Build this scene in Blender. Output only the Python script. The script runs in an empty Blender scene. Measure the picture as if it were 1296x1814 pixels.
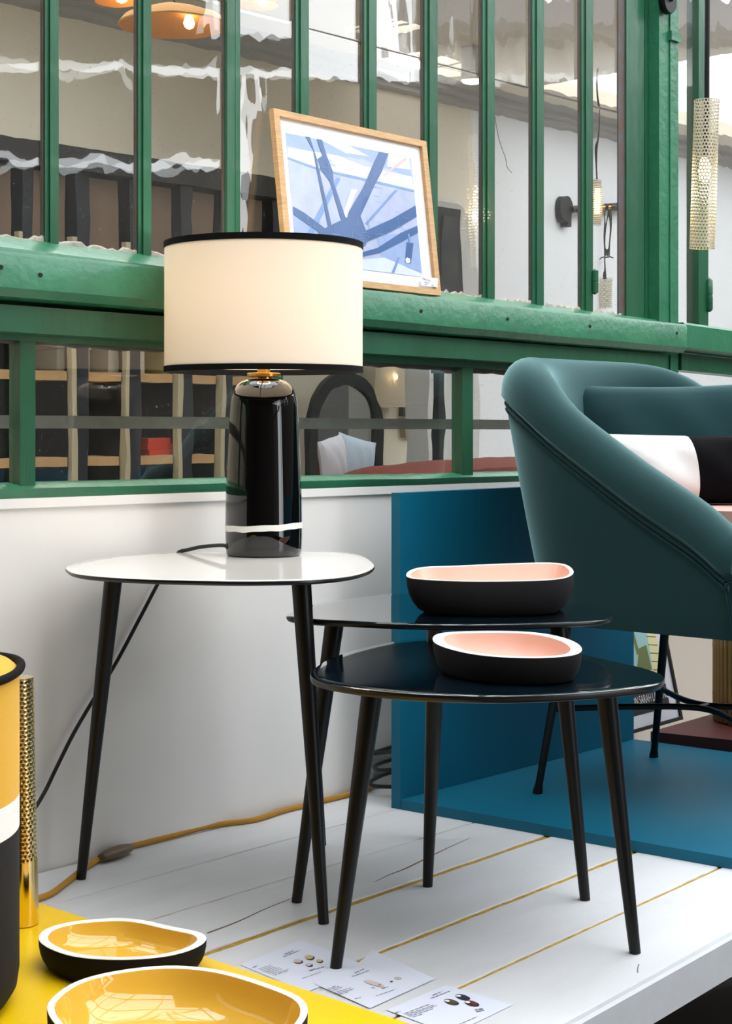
import bpy, bmesh, math, random
from mathutils import Vector, Matrix
random.seed(4)
C = bpy.context.scene.collection
sc = bpy.context.scene

# ------------------------------------------------------------------ camera, sky, light, exposure
F, HY, CX, HC = 2900.0, 750.0, 648.0, 0.785     # focal length and horizon of the lens, eye height above the platform
cam = bpy.data.cameras.new('camera'); camo = bpy.data.objects.new('camera', cam); C.objects.link(camo)
camo.location = (0, 0, HC); camo.rotation_euler = (math.pi/2, 0, 0)
cam.sensor_fit = 'VERTICAL'; cam.sensor_height = 36; cam.lens = F*36/1814
cam.shift_y = (HY-907)/1814; cam.clip_start = .05; cam.clip_end = 200
sc.camera = camo
sc.view_settings.view_transform = 'Standard'; sc.view_settings.look = 'None'
sc.view_settings.gamma = 1; sc.view_settings.use_curve_mapping = False
sc.view_settings.exposure = 0.03
w = bpy.data.worlds.new('overcast sky'); sc.world = w; w.use_nodes = True
bg = w.node_tree.nodes['Background']; bg.inputs[0].default_value = (.93, .965, 1.0, 1); bg.inputs[1].default_value = 4.6
def area(name, loc, rot, sx, sy, power, col=(1, 1, 1)):
    l = bpy.data.lights.new(name, 'AREA'); l.shape = 'RECTANGLE'; l.size = sx; l.size_y = sy; l.energy = power; l.color = col
    o = bpy.data.objects.new(name, l); C.objects.link(o); o.location = loc; o.rotation_euler = rot; return o
def bulb(name, loc, power, col, r=.02):
    l = bpy.data.lights.new(name, 'POINT'); l.energy = power; l.color = col; l.shadow_soft_size = r
    o = bpy.data.objects.new(name, l); C.objects.link(o); o.location = loc; return o

# ------------------------------------------------------------------ coordinate helpers
def fl(px, py, z=0.0):                     # point of the picture on the level z
    D = (HC-z)*F/(py-HY); return Vector(((px-CX)*D/F, D, z))
def dz(px, py, D):                         # point of the picture at distance D
    return Vector(((px-CX)*D/F, D, HC-(py-HY)*D/F))
_a = fl(56, 1548); _b = fl(621, 1408)
WD = Vector((_b.x-_a.x, _b.y-_a.y, 0)).normalized(); WN = Vector((WD.y, -WD.x, 0))
def W(t, n, z):                            # the glazed wall: along t, out towards the shop n, height z
    p = _a + WD*t + WN*n; return Vector((p.x, p.y, z))
def wt(px, n=0.0):
    k = (px-CX)/F; o = _a + WN*n
    return (k*o.y-o.x)/(WD.x-k*WD.y)
def wp(px, py, n=0.0):                     # (t, z) on the wall plane n
    t = wt(px, n); D = (_a + WN*n + WD*t).y
    return t, HC-(py-HY)*D/F
def wpt(px, py, n=0.0):
    t, z = wp(px, py, n); return W(t, n, z)
WANG = math.atan2(WD.y, WD.x)

# ------------------------------------------------------------------ materials
def lin(c):
    f = lambda v: v/12.92 if v <= .04045 else ((v+.055)/1.055)**2.4
    return tuple(f(v/255) for v in c)
MATS = {}
def M(name, rgb, rough=.5, metal=0, var=0.0, vscale=8.0, vstretch=(1, 1, 1), bump=0.0, bscale=60.0, coat=0, sheen=0, emit=None, estr=0, spec=.5, trans=0, alt=None, rot=0):
    if name in MATS: return MATS[name]
    m = bpy.data.materials.new(name); m.use_nodes = True; nt = m.node_tree; p = nt.nodes['Principled BSDF']
    col = lin(rgb)+(1,)
    p.inputs['Base Color'].default_value = col; p.inputs['Roughness'].default_value = rough; p.inputs['Metallic'].default_value = metal
    p.inputs['Coat Weight'].default_value = coat; p.inputs['Coat Roughness'].default_value = .03
    p.inputs['Sheen Weight'].default_value = sheen; p.inputs['Sheen Roughness'].default_value = .4; p.inputs['Sheen Tint'].default_value = tuple(.35+.65*(v/max(rgb)) for v in rgb)+(1,)
    p.inputs['Specular IOR Level'].default_value = spec
    if emit: p.inputs['Emission Color'].default_value = lin(emit)+(1,); p.inputs['Emission Strength'].default_value = estr
    if var or bump:
        tc = nt.nodes.new('ShaderNodeTexCoord'); mp = nt.nodes.new('ShaderNodeMapping'); mp.inputs['Scale'].default_value = vstretch
        m0 = nt.nodes.new('ShaderNodeMapping'); m0.inputs['Rotation'].default_value = (0, 0, rot)
        nt.links.new(tc.outputs['Object'], m0.inputs[0]); nt.links.new(m0.outputs[0], mp.inputs[0])
    if var:
        n = nt.nodes.new('ShaderNodeTexNoise'); n.inputs['Scale'].default_value = vscale; n.inputs['Detail'].default_value = 6; n.inputs['Roughness'].default_value = .6
        nt.links.new(mp.outputs[0], n.inputs['Vector'])
        r = nt.nodes.new('ShaderNodeValToRGB'); r.color_ramp.elements[0].position = .3; r.color_ramp.elements[1].position = .7
        a = lin(alt) if alt else tuple(max(0, v*(1-var)) for v in col[:3])
        r.color_ramp.elements[0].color = tuple(a)+(1,); r.color_ramp.elements[1].color = tuple(min(1, v*(1+var*.5)) for v in col[:3])+(1,)
        nt.links.new(n.outputs[0], r.inputs[0]); nt.links.new(r.outputs[0], p.inputs['Base Color'])
    if bump:
        n2 = nt.nodes.new('ShaderNodeTexNoise'); n2.inputs['Scale'].default_value = bscale; n2.inputs['Detail'].default_value = 4
        nt.links.new(mp.outputs[0], n2.inputs['Vector'])
        b = nt.nodes.new('ShaderNodeBump'); b.inputs['Strength'].default_value = bump; b.inputs['Distance'].default_value = .01
        nt.links.new(n2.outputs[0], b.inputs['Height']); nt.links.new(b.outputs[0], p.inputs['Normal'])
    if trans:
        o = nt.nodes['Material Output']; t = nt.nodes.new('ShaderNodeBsdfTranslucent'); t.inputs[0].default_value = col
        mx = nt.nodes.new('ShaderNodeMixShader'); mx.inputs[0].default_value = trans
        nt.links.new(p.outputs[0], mx.inputs[1]); nt.links.new(t.outputs[0], mx.inputs[2]); nt.links.new(mx.outputs[0], o.inputs[0])
    MATS[name] = m; return m
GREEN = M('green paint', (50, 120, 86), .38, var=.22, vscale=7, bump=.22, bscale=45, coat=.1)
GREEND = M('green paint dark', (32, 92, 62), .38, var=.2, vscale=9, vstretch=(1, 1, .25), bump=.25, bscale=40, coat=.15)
WHITEW = M('white wall paint', (240, 237, 233), .6, var=.03, vscale=3, bump=.06, bscale=14)
PLANK = M('white plank paint', (224, 225, 227), .42, var=.07, vscale=9, bump=.22, bscale=34, vstretch=(.3, 1, 1), rot=-.87)
GOLD = M('raw gold edge', (196, 158, 62), .6, var=.35, vscale=60)
BLACKLEG = M('black satin leg', (10, 9, 9), .36, spec=.3)
BLACKEDGE = M('black edge', (17, 15, 14), .3)
LACW = M('white lacquer', (236, 231, 224), .05, spec=.35, var=.03, vscale=5)
LACD = M('midnight lacquer', (9, 25, 35), .05, coat=.8, spec=.6)
BLACKC = M('black glaze', (7, 6, 6), .04, coat=.5)
CREAM = M('cream shade cotton', (250, 240, 226), .85, bump=.05, bscale=700, trans=.3)
BLACKT = M('black cotton tape', (9, 8, 9), .9, spec=.2, bump=.1, bscale=600)
BRASS = M('brass', (214, 160, 74), .22, metal=1)
BRASSP = M('polished brass', (232, 208, 142), .14, metal=1)
BISQUE = M('black bisque', (16, 14, 16), .85, bump=.04, bscale=300, spec=.25)
RIMW = M('white rim', (240, 236, 230), .4)
PINKG = M('pink glaze', (228, 172, 150), .35)
YELG = M('yellow glaze', (232, 182, 66), .07, coat=.6)
YELB = M('yellow lacquer board', (246, 200, 8), .32, var=.03, vscale=5)
VELY = M('yellow velvet', (222, 168, 48), .85, sheen=.3, bump=.06, bscale=200)
VELW = M('white velvet', (236, 236, 234), .85, bump=.06, bscale=200)
VELB = M('black velvet', (13, 12, 15), .9, bump=.06, bscale=200)
TEAL = M('teal velvet', (19, 52, 54), .85, spec=.2, sheen=.9, var=.12, vscale=6, bump=.05, bscale=260)
TEALC = M('teal cushion velvet', (17, 50, 53), .85, spec=.2, sheen=.5, var=.1, vscale=8, bump=.06, bscale=220)
BLUE = M('petrol blue paint', (0, 98, 126), .5, spec=.3, var=.06, vscale=4, bump=.03, bscale=60)
PINKF = M('pink cloth', (204, 160, 148), .9, bump=.05, bscale=300)
CUSHW = M('white cushion cloth', (240, 238, 234), .9, bump=.05, bscale=300)
CUSHB = M('black cushion cloth', (8, 7, 11), .95, spec=.15, bump=.05, bscale=300)
IRON = M('black iron', (10, 13, 16), .4, spec=.3)
CORDB = M('black cord rubber', (16, 15, 15), .5)
CORDY = M('gold textile cord', (186, 134, 40), .75, bump=.3, bscale=400)
BRONZE = M('bronze plastic', (104, 84, 60), .45)
OAK = M('oak', (205, 162, 112), .5, var=.22, vscale=26, vstretch=(1, 1, 9), bump=.06, bscale=60)
PAPER = M('paper', (224, 228, 242), .5)
MATB = M('white mat board', (244, 244, 246), .35, coat=.3)
MAROON = M('maroon board', (92, 46, 44), .5)
CANE = M('bamboo cane', (176, 136, 74), .5, var=.3, vscale=9, vstretch=(1, 1, .4))
PERF = M('cream perforated metal', (206, 196, 170), .35, metal=.35)
GLOW = M('lit bulb', (255, 240, 214), emit=(255, 226, 170), estr=9)
GLOW2 = M('lit pendant bulb', (255, 240, 214), emit=(255, 206, 130), estr=16)
PUTTY = M('old putty', (176, 166, 154), .85, var=.35, vscale=40, bump=.5, bscale=60)
RUST = M('rusty grey iron', (74, 76, 80), .6, var=.4, vscale=25, alt=(88, 62, 44))
BEIGE = M('pale plaster', (238, 226, 206), .8, var=.05, vscale=2)
WALLW = M('white plaster', (236, 236, 238), .8)
DARKW = M('dark stained wood', (22, 18, 17), .5, var=.3, vscale=14)
BROWN = M('brown wood panel', (116, 92, 74), .55, var=.25, vscale=7, vstretch=(1, 1, .3))
NAVY = M('navy board edge', (17, 21, 32), .5)
CREAMW = M('cream batten', (186, 172, 140), .6)
SHELFW = M('oak shelf', (196, 154, 104), .55, var=.15, vscale=10)
REDC = M('red cloth', (206, 62, 36), .9)
REDS = M('brick red velvet', (126, 52, 40), .85)
GREYW = M('grey rail', (122, 122, 114), .7, var=.2, vscale=30)
HALLD = M('hall dark wall', (58, 54, 50), .8, var=.2, vscale=1.5)
HALLW = M('hall grey wall', (70, 66, 62), .8, var=.2, vscale=1.5)
FLOORC = M('hall concrete', (150, 148, 144), .7, var=.15, vscale=3)
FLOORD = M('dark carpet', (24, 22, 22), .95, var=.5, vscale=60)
STEEL = M('dark steel', (44, 46, 52), .5)
STRIP = M('pale timber frame', (240, 240, 240), .6)
GREYB = M('grey sample', (96, 98, 98), .7); SANDB = M('sand sample', (190, 170, 136), .7); REDB = M('red sample', (150, 52, 46), .7)
SCRIB = M('ink', (122, 122, 138), .8); WARMDISC = M('warm paper disc', (206, 156, 92), .8, trans=.35)

def glass_mat(name, amp, refl):
    m = bpy.data.materials.new(name); m.use_nodes = True; nt = m.node_tree; nt.nodes.remove(nt.nodes['Principled BSDF']); out = nt.nodes['Material Output']
    N = nt.nodes.new; L = nt.links.new
    tc = N('ShaderNodeTexCoord'); oi = N('ShaderNodeObjectInfo')
    mr = N('ShaderNodeMapping'); mr.inputs['Rotation'].default_value = (0, 0, -WANG)
    mp = N('ShaderNodeMapping'); mp.inputs['Scale'].default_value = (1.25, 60, .55)
    add = N('ShaderNodeVectorMath'); add.operation = 'ADD'; sc_ = N('ShaderNodeVectorMath'); sc_.operation = 'SCALE'
    cmb = N('ShaderNodeCombineXYZ')
    for i in range(3): L(oi.outputs['Random'], cmb.inputs[i])
    L(cmb.outputs[0], sc_.inputs[0]); sc_.inputs[3].default_value = 37.0
    L(tc.outputs['Object'], mr.inputs[0]); L(mr.outputs[0], mp.inputs[0]); L(mp.outputs[0], add.inputs[0]); L(sc_.outputs[0], add.inputs[1])
    n = N('ShaderNodeTexNoise'); n.inputs['Scale'].default_value = 9; n.inputs['Detail'].default_value = 1.4; n.inputs['Roughness'].default_value = .35
    n.inputs['Distortion'].default_value = .4; L(add.outputs[0], n.inputs['Vector'])
    b = N('ShaderNodeBump'); b.inputs['Strength'].default_value = amp; b.inputs['Distance'].default_value = .02; L(n.outputs[0], b.inputs['Height'])
    rf = N('ShaderNodeBsdfRefraction'); rf.inputs['IOR'].default_value = 1.3; rf.inputs['Roughness'].default_value = 0; rf.inputs[0].default_value = (.97, .98, .97, 1)
    gl = N('ShaderNodeBsdfGlossy'); gl.inputs['Roughness'].default_value = .0; gl.inputs[0].default_value = (1, 1, 1, 1)
    b2 = N('ShaderNodeBump'); b2.inputs['Strength'].default_value = amp*.45; b2.inputs['Distance'].default_value = .02; L(n.outputs[0], b2.inputs['Height'])
    L(b2.outputs[0], rf.inputs['Normal']); L(b.outputs[0], gl.inputs['Normal'])
    lw = N('ShaderNodeLayerWeight'); lw.inputs[0].default_value = .5
    pw = N('ShaderNodeMath'); pw.operation = 'POWER'; L(lw.outputs['Facing'], pw.inputs[0]); pw.inputs[1].default_value = 2.2
    ma = N('ShaderNodeMath'); ma.operation = 'MULTIPLY_ADD'; L(pw.outputs[0], ma.inputs[0]); ma.inputs[1].default_value = .8; ma.inputs[2].default_value = refl
    mx = N('ShaderNodeMixShader'); L(ma.outputs[0], mx.inputs[0]); L(rf.outputs[0], mx.inputs[1]); L(gl.outputs[0], mx.inputs[2])
    # dust and specks on the old glass
    n3 = N('ShaderNodeTexNoise'); n3.inputs['Scale'].default_value = 150; n3.inputs['Detail'].default_value = 2; L(add.outputs[0], n3.inputs['Vector'])
    mp2 = N('ShaderNodeMapping'); L(tc.outputs['Object'], mp2.inputs[0]); n4 = N('ShaderNodeTexNoise'); n4.inputs['Scale'].default_value = 190; L(mp2.outputs[0], n4.inputs['Vector'])
    rr = N('ShaderNodeMapRange'); rr.inputs[1].default_value = .66; rr.inputs[2].default_value = .76; rr.inputs[3].default_value = .015; rr.inputs[4].default_value = .3; L(n4.outputs[0], rr.inputs[0])
    df = N('ShaderNodeBsdfDiffuse'); df.inputs[0].default_value = (.42, .41, .38, 1)
    mx2 = N('ShaderNodeMixShader'); L(rr.outputs[0], mx2.inputs[0]); L(mx.outputs[0], mx2.inputs[1]); L(df.outputs[0], mx2.inputs[2]); L(mx2.outputs[0], out.inputs[0])
    return m
GLASS = glass_mat('old wavy glass', .055, .05)

# ------------------------------------------------------------------ mesh helpers
ORG = {}
def thing(name, label, cat, loc, group=None, kind=None):
    o = bpy.data.objects.new(name, None); C.objects.link(o); o.location = loc; o.empty_display_size = .05
    o['label'] = label
    if cat: o['category'] = cat
    if group: o['group'] = group
    if kind: o['kind'] = kind
    ORG[o] = Vector(loc); return o
def tag(o, label, cat=None, group=None, kind=None):
    if label: o['label'] = label
    if cat: o['category'] = cat
    if group: o['group'] = group
    if kind: o['kind'] = kind
    return o
def obj(name, bm, mat, parent=None, smooth=True, loc=None, label=None):
    """links bm (world coordinates) as one mesh object; with a parent, or loc, the mesh is made local to it"""
    org = ORG[parent] if parent is not None else Vector(loc or (0, 0, 0))
    bm.transform(Matrix.Translation(-org))
    bmesh.ops.recalc_face_normals(bm, faces=bm.faces)
    me = bpy.data.meshes.new(name); bm.to_mesh(me); bm.free()
    for m in (mat if isinstance(mat, (list, tuple)) else [mat]): me.materials.append(m)
    o = bpy.data.objects.new(name, me); C.objects.link(o)
    if smooth:
        me.polygons.foreach_set('use_smooth', [True]*len(me.polygons))
        me.set_sharp_from_angle(angle=math.radians(38))
    if parent is not None: o.parent = parent
    elif loc: o.location = loc
    ORG[o] = org
    if label: o['label'] = label
    return o
def bev(bm, w, seg=2, ang=30):
    es = [e for e in bm.edges if len(e.link_faces) == 2 and e.calc_face_angle(0) > math.radians(ang)]
    if es: bmesh.ops.bevel(bm, geom=es, offset=w, segments=seg, profile=.6, affect='EDGES', clamp_overlap=True)
    return bm
def hexa(bm, p):                            # 8 corners: bottom 4 then top 4
    v = [bm.verts.new(q) for q in p]
    for f in ((3, 2, 1, 0), (4, 5, 6, 7), (0, 1, 5, 4), (1, 2, 6, 5), (2, 3, 7, 6), (3, 0, 4, 7)): bm.faces.new([v[i] for i in f])
    return bm
def wbox(t0, t1, n0, n1, z0, z1, s=0.0, bm=None):   # box in the wall's frame; s = slope of z along t
    bm = bm or bmesh.new(); P = []
    for z in (z0, z1):
        for t, n in ((t0, n0), (t1, n0), (t1, n1), (t0, n1)): P.append(W(t, n, z+s*t))
    return hexa(bm, P)
def obox(o, ax, ay, lx0, lx1, ly0, ly1, z0, z1, bm=None):   # box on horizontal axes ax, ay from o
    bm = bm or bmesh.new(); P = []
    for z in (z0, z1):
        for x, y in ((lx0, ly0), (lx1, ly0), (lx1, ly1), (lx0, ly1)):
            q = o+ax*x+ay*y; P.append(Vector((q.x, q.y, z)))
    return hexa(bm, P)
def prism(poly, z0, z1, bm=None):
    bm = bm or bmesh.new(); n = len(poly)
    a = [bm.verts.new((p[0], p[1], z0)) for p in poly]; b = [bm.verts.new((p[0], p[1], z1)) for p in poly]
    bm.faces.new(list(reversed(a))); bm.faces.new(b)
    for i in range(n): bm.faces.new((a[i], a[(i+1) % n], b[(i+1) % n], b[i]))
    return bm
def loft(rings, closed=True, caps=(True, True), bm=None, wrap=False):
    bm = bm or bmesh.new(); V = [[bm.verts.new(p) for p in r] for r in rings]; n = len(rings[0])
    R = range(len(V)) if wrap else range(len(V)-1)
    for i in R:
        A, B = V[i], V[(i+1) % len(V)]
        for j in range(n if closed else n-1):
            bm.faces.new((A[j], A[(j+1) % n], B[(j+1) % n], B[j]))
    if caps[0]: bm.faces.new(list(reversed(V[0])))
    if caps[1]: bm.faces.new(V[-1])
    return bm
def lathe(c, prof, seg=48, bm=None, caps=(False, False)):   # prof: (r, z) list, z absolute
    rings = [[Vector((c[0]+r*math.cos(2*math.pi*k/seg), c[1]+r*math.sin(2*math.pi*k/seg), z)) for k in range(seg)] for r, z in prof]
    return loft(rings, True, caps, bm)
def tube(pts, r, seg=10, bm=None, caps=True, flat=1.0):
    pts = [Vector(p) for p in pts]; n = len(pts); rr = r if isinstance(r, (list, tuple)) else [r]*n; rings = []
    for i, p in enumerate(pts):
        d = (pts[min(i+1, n-1)]-pts[max(i-1, 0)]).normalized()
        up = Vector((0, 0, 1)) if abs(d.z) < .95 else Vector((1, 0, 0))
        s = d.cross(up).normalized(); u = s.cross(d).normalized()
        rings.append([p+s*(rr[i]*math.cos(2*math.pi*k/seg))+u*(rr[i]*flat*math.sin(2*math.pi*k/seg)) for k in range(seg)])
    return loft(rings, True, (caps, caps), bm)
def spline(pts, per=8, closed=False):
    pts = [Vector(p) for p in pts]; n = len(pts); out = []
    for i in (range(n) if closed else range(n-1)):
        if closed: p0, p1, p2, p3 = pts[i-1], pts[i], pts[(i+1) % n], pts[(i+2) % n]
        else: p0, p1, p2, p3 = pts[max(i-1, 0)], pts[i], pts[i+1], pts[min(i+2, n-1)]
        for k in range(per):
            t = k/per
            out.append(.5*((2*p1)+(p2-p0)*t+(2*p0-5*p1+4*p2-p3)*t*t+(3*p1-p0-3*p2+p3)*t**3))
    if not closed: out.append(pts[-1])
    return out
def resample(pts, n):                       # closed polyline, even spacing
    L = [0]
    for i in range(len(pts)): L.append(L[-1]+(pts[(i+1) % len(pts)]-pts[i]).length)
    out = []; j = 0
    for k in range(n):
        s = L[-1]*k/n
        while L[j+1] < s: j += 1
        f = (s-L[j])/max(1e-9, L[j+1]-L[j]); out.append(pts[j].lerp(pts[(j+1) % len(pts)], f))
    return out
def smooth_loop(p, it):
    for _ in range(it):
        n = len(p); p = [(p[i-1]+p[i]*2+p[(i+1) % n])/4 for i in range(n)]
    return p
def inset(poly, d):
    n = len(poly); out = []
    c = sum(poly, Vector((0, 0, 0)))/n
    for i in range(n):
        t = (poly[(i+1) % n]-poly[i-1]); nn = Vector((t.y, -t.x, 0)).normalized()
        if nn.dot(poly[i]-c) < 0: nn = -nn
        out.append(poly[i]-nn*d)
    return out
def perf(c0, c1, r, nu, nv, h, th=.0008):   # perforated tube between two points, hexagonally set round holes
    ax = (c1-c0); L = ax.length; ax = ax.normalized()
    s = ax.cross(Vector((0, 1, 0))).normalized(); u = s.cross(ax).normalized()
    bm = bmesh.new(); cache = {}
    def P(a, z): return c0+ax*z+s*(r*math.cos(a))+u*(r*math.sin(a))
    def vert(a, z):
        k = (round(a*1e4) % round(2*math.pi*1e4), round(z*1e6))
        if k not in cache: cache[k] = bm.verts.new(P(a, z))
        return cache[k]
    da = 2*math.pi/nu; dzz = L/nv; K = 8
    for j in range(nv):
        off = .5*da if j % 2 else 0
        for i in range(nu):
            a0 = i*da+off; z0 = j*dzz; ac = a0+da/2; zc = z0+dzz/2
            ring = [bm.verts.new(P(ac+h*math.cos(2*math.pi*(k+.5)/K)/r, zc+h*math.sin(2*math.pi*(k+.5)/K))) for k in range(K)]
            c = [vert(a0+da, z0+dzz), vert(a0, z0+dzz), vert(a0, z0), vert(a0+da, z0)]
            m = []
            for k in range(K):
                q = [c[0], c[0], c[1], c[1], c[2], c[2], c[3], c[3]]
            # quads between the octagon and the four corners
            seq = [(0, 1, c[0]), (2, 3, c[1]), (4, 5, c[2]), (6, 7, c[3])]
            for (x, y, cc) in seq: bm.faces.new((ring[x], ring[y], cc))
            for (x, y, ca, cb) in ((1, 2, c[0], c[1]), (3, 4, c[1], c[2]), (5, 6, c[2], c[3]), (7, 0, c[3], c[0])): bm.faces.new((ring[x], ring[y], cb, ca))
    return bm
def copy_tree(o, parent=None):
    c = o.copy(); C.objects.link(c)
    if parent is not None: c.parent = parent
    for ch in list(o.children): copy_tree(ch, c)
    return c
def rect(a, b, c, d, bm=None):
    bm = bm or bmesh.new(); bm.faces.new([bm.verts.new(p) for p in (a, b, c, d)]); return bm

# ================================================================== THE SETTING
FZ = -.50
bm = bmesh.new(); hexa(bm, [(-4, -5, FZ-.1), (9, -5, FZ-.1), (9, 12, FZ-.1), (-4, 12, FZ-.1), (-4, -5, FZ), (9, -5, FZ), (9, 12, FZ), (-4, 12, FZ)])
tag(obj('floor', bm, FLOORC, smooth=False), 'grey shop floor below the white platform', kind='structure')
# low white wall under the windows, and the recessed stretch behind the armchair
bm = wbox(-1.9, 1.47, -.12, 0, FZ, .638); wbox(-1.9, 1.47, -.12, .006, .638, .655, -.006, bm)
tag(obj('wall_left', bev(bm, .003), WHITEW, smooth=False), 'low white painted wall under the green windows', kind='structure')
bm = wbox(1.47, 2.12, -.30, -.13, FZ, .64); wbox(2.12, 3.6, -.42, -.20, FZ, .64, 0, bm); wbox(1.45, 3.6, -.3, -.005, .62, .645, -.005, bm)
tag(obj('wall_back', bm, M('shaded white paint', (196, 184, 172), .7), smooth=False), 'white wall set back behind the armchair', kind='structure')  # white wall paint, darkened in colour for the shade behind the chair

# ---- upper and lower green windows
GN = -.02                                    # glass plane of the upper windows
win1 = thing('window_1', 'tall green iron window with narrow wavy panes above the sill beam', None, W(0, 0, 1.1), kind='structure')
gb = lambda t: 1.105-.0225*t                 # lower edge of the upper glass
bars = [(80, 104, 0), (245, 268, 0), (400, 424, 1), (524, 547, 0), (645, 667, 0), (752, 775, 0), (855, 876, 0), (943, 963, 0), (1030, 1050, 0)]
bt = []
for x0, x1, dbl in bars:
    t0, t1 = wt(x0, -.012), wt(x1, -.012); bt.append((t0, t1))
    zb = gb((t0+t1)/2); bm = bmesh.new()
    if dbl:                                  # the doubled bar: two ribs with a groove
        tm = t0+(t1-t0)*.62
        wbox(t0, tm-.002, -.026, -.008, zb-.035, 2.9, 0, bm); wbox(tm+.001, t1, -.026, -.010, zb-.02, 2.9, 0, bm); wbox(tm-.003, tm+.002, -.026, -.017, zb-.02, 2.9, 0, bm)
    else:
        # T section with a foot cut on the slant
        c = (t0+t1)/2; hw = (t1-t0)/2
        P = [W(c-hw, -.026, zb-.03), W(c+hw, -.026, zb-.03), W(c+hw, -.012, zb-.030), W(c-hw, -.012, zb-.012), W(c-hw, -.026, 2.9), W(c+hw, -.026, 2.9), W(c+hw, -.012, 2.9), W(c-hw, -.012, 2.9)]
        hexa(bm, P); wbox(c-hw*.45, c+hw*.62, -.013, -.008, zb-.012, 2.9, 0, bm)
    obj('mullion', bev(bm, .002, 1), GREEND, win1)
    bm = wbox(t0-.0025, t0+.004, -.024, -.0165, zb+.002, 2.9)
    obj('putty_line', bm, RUST, win1)
edges = [(-1.9, -.24)]+[(wt(-90, -.012)-.02, wt(-90, -.012)+.02)]+bt+[(wt(1108), wt(1128))]
t_end = wt(1108, GN)
for i in range(1, len(edges)-1):
    a = edges[i][1]-.004; b = edges[i+1][0]+.004; zb = gb((a+b)/2)-.012
    tilt = random.uniform(-.006, .006)
    for z0, z1, dn in ((zb, 1.615-.012*a, 0), (1.608-.012*a, 2.9, -.0035)):
        P = []
        for z in (z0, z1):
            for t, n in ((a, GN-.003+dn), (b, GN-.003+dn+tilt*.3), (b, GN+dn+tilt*.3), (a, GN+dn)): P.append(W(t, n, z))
        obj('glass_pane', hexa(bmesh.new(), P), GLASS, win1, smooth=False)
    # ragged putty bead at the foot of the pane
    bm = bmesh.new(); k = 16; row = []
    for j in range(k+1):
        t = a+(b-a)*j/k; zt = gb(t)+.002+random.uniform(0, .010)+(.008 if j in (0, k) else 0)
        row.append([W(t, GN+.001, zt), W(t, GN+.004, zt-.003), W(t, GN+.006, gb(t)-.014), W(t, GN-.002, gb(t)-.014)])
    obj('putty_bead', loft(row, True, (True, True), bm), PUTTY, win1)
    if i > 4:
        zl = 1.612-.012*a; obj('glass_lap', wbox(a, b, GN-.001, GN+.0006, zl-.0012, zl+.0012, 0), RUST, win1, smooth=False)
ckp = [wpt(x, y, GN+.0012) for x, y in ((876, 206), (880, 230), (886, 255), (895, 280), (898, 296), (906, 306))]
obj('crack', tube(spline(ckp, 4), .0007, 5), STEEL, win1)
# iron edge, green jamb and ridge at the right of the upper window
def vbar(x0, x1, n0, n1, z0, z1, mat, name, par, nref=None):
    nr = n1 if nref is None else nref
    return obj(name, bev(wbox(wt(x0, nr), wt(x1, nr), n0, n1, z0, z1), .003, 1), mat, par)
vbar(1095, 1110, -.022, -.0165, 1.05, 2.9, RUST, 'iron_stile', win1)
vbar(1109, 1129, -.03, -.012, 1.04, 2.9, GREEND, 'jamb', win1)
vbar(1128, 1141, -.06, -.024, 1.04, 2.9, GREEND, 'jamb', win1)
bm = bmesh.new(); r0 = []
for z in (1.03, 2.9):                        # rounded moulding that turns into the dark gap
    row = []
    for k in range(9):
        f = k/8; row.append(W(wt(1141, -.03)+f*.075, -.028-.05*f**2.2, z))
    row += [W(wt(1141, -.03)+.075, -.1, z), W(wt(1141, -.03), -.1, z)]
    r0.append(row)
obj('jamb_moulding', loft(r0), GREEND, win1)
def hinge(px, py0, py1, par, n=-.006):
    t = wt(px, n); z0 = wp(px, py1, n)[1]; z1 = wp(px, py0, n)[1]; c = W(t, n, 0); h = (z1-z0)
    prof = [(.001, z0), (.007, z0+.004)]+[(.0095, z0+h*.08), (.0095, z0+h*.46), (.0085, z0+h*.47), (.0085, z0+h*.5), (.0095, z0+h*.51), (.0095, z0+h*.92)]+[(.007, z1-.004), (.001, z1)]
    bm = lathe(c, prof, 14, caps=(True, True)); wbox(t-.012, t, n-.012, n-.002, z0+.01, z1-.01, 0, bm)
    obj('hinge', bm, GREEND, par)
hinge(1053, 476, 522, win1)
# sloping sill under the panes, sill beam, lower board
T1 = wt(1215, .06)
def sweep(profile, t0, t1, s, k=24, jit=0.0, bm=None):
    rows = []
    for j in range(k+1):
        t = t0+(t1-t0)*j/k; o = random.uniform(-jit, jit)
        rows.append([W(t, n, z+s*t+o) for n, z in profile])
    return loft(rows, True, (True, True), bm)
bm = sweep([(-.05, 1.108), (-.012, 1.106), (.050, 1.079), (.056, 1.062), (.05, 1.03), (-.08, 1.03)], -1.9, T1-.03, -.0215, jit=.0008)
sil = tag(obj('trim_1', bm, GREEN), 'lighter green sloping sill ledge at the foot of the tall panes', kind='structure')
bm = sweep([(.035, 1.074), (.058, 1.073), (.062, 1.066), (.063, 1.012), (.050, .998), (.0, .992), (-.05, .992), (-.05, 1.07)], -1.9, T1, -.0125, jit=.0006)
obj_beam = tag(obj('trim_2', bm, GREEN), 'long green painted sill beam across the middle of the window wall', kind='structure')
ORG[obj_beam] = Vector((0, 0, 0))
for x, y in ((72, 487), (746, 551), (899, 565), (1045, 578), (1199, 590), (2, 473)):
    p = wpt(x, y, .0632); bm = bmesh.new()
    ring = [[p+WD*(r*math.cos(a)*1.3)+Vector((0, 0, r*math.sin(a)))+WN*h for a in [2*math.pi*k/9 for k in range(9)]] for r, h in ((.0042, -.001), (.0034, .0009))]
    obj('nail_hole', loft(ring, True, (True, True)), M('nail hole black', (10, 16, 12), .8), obj_beam)
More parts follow.
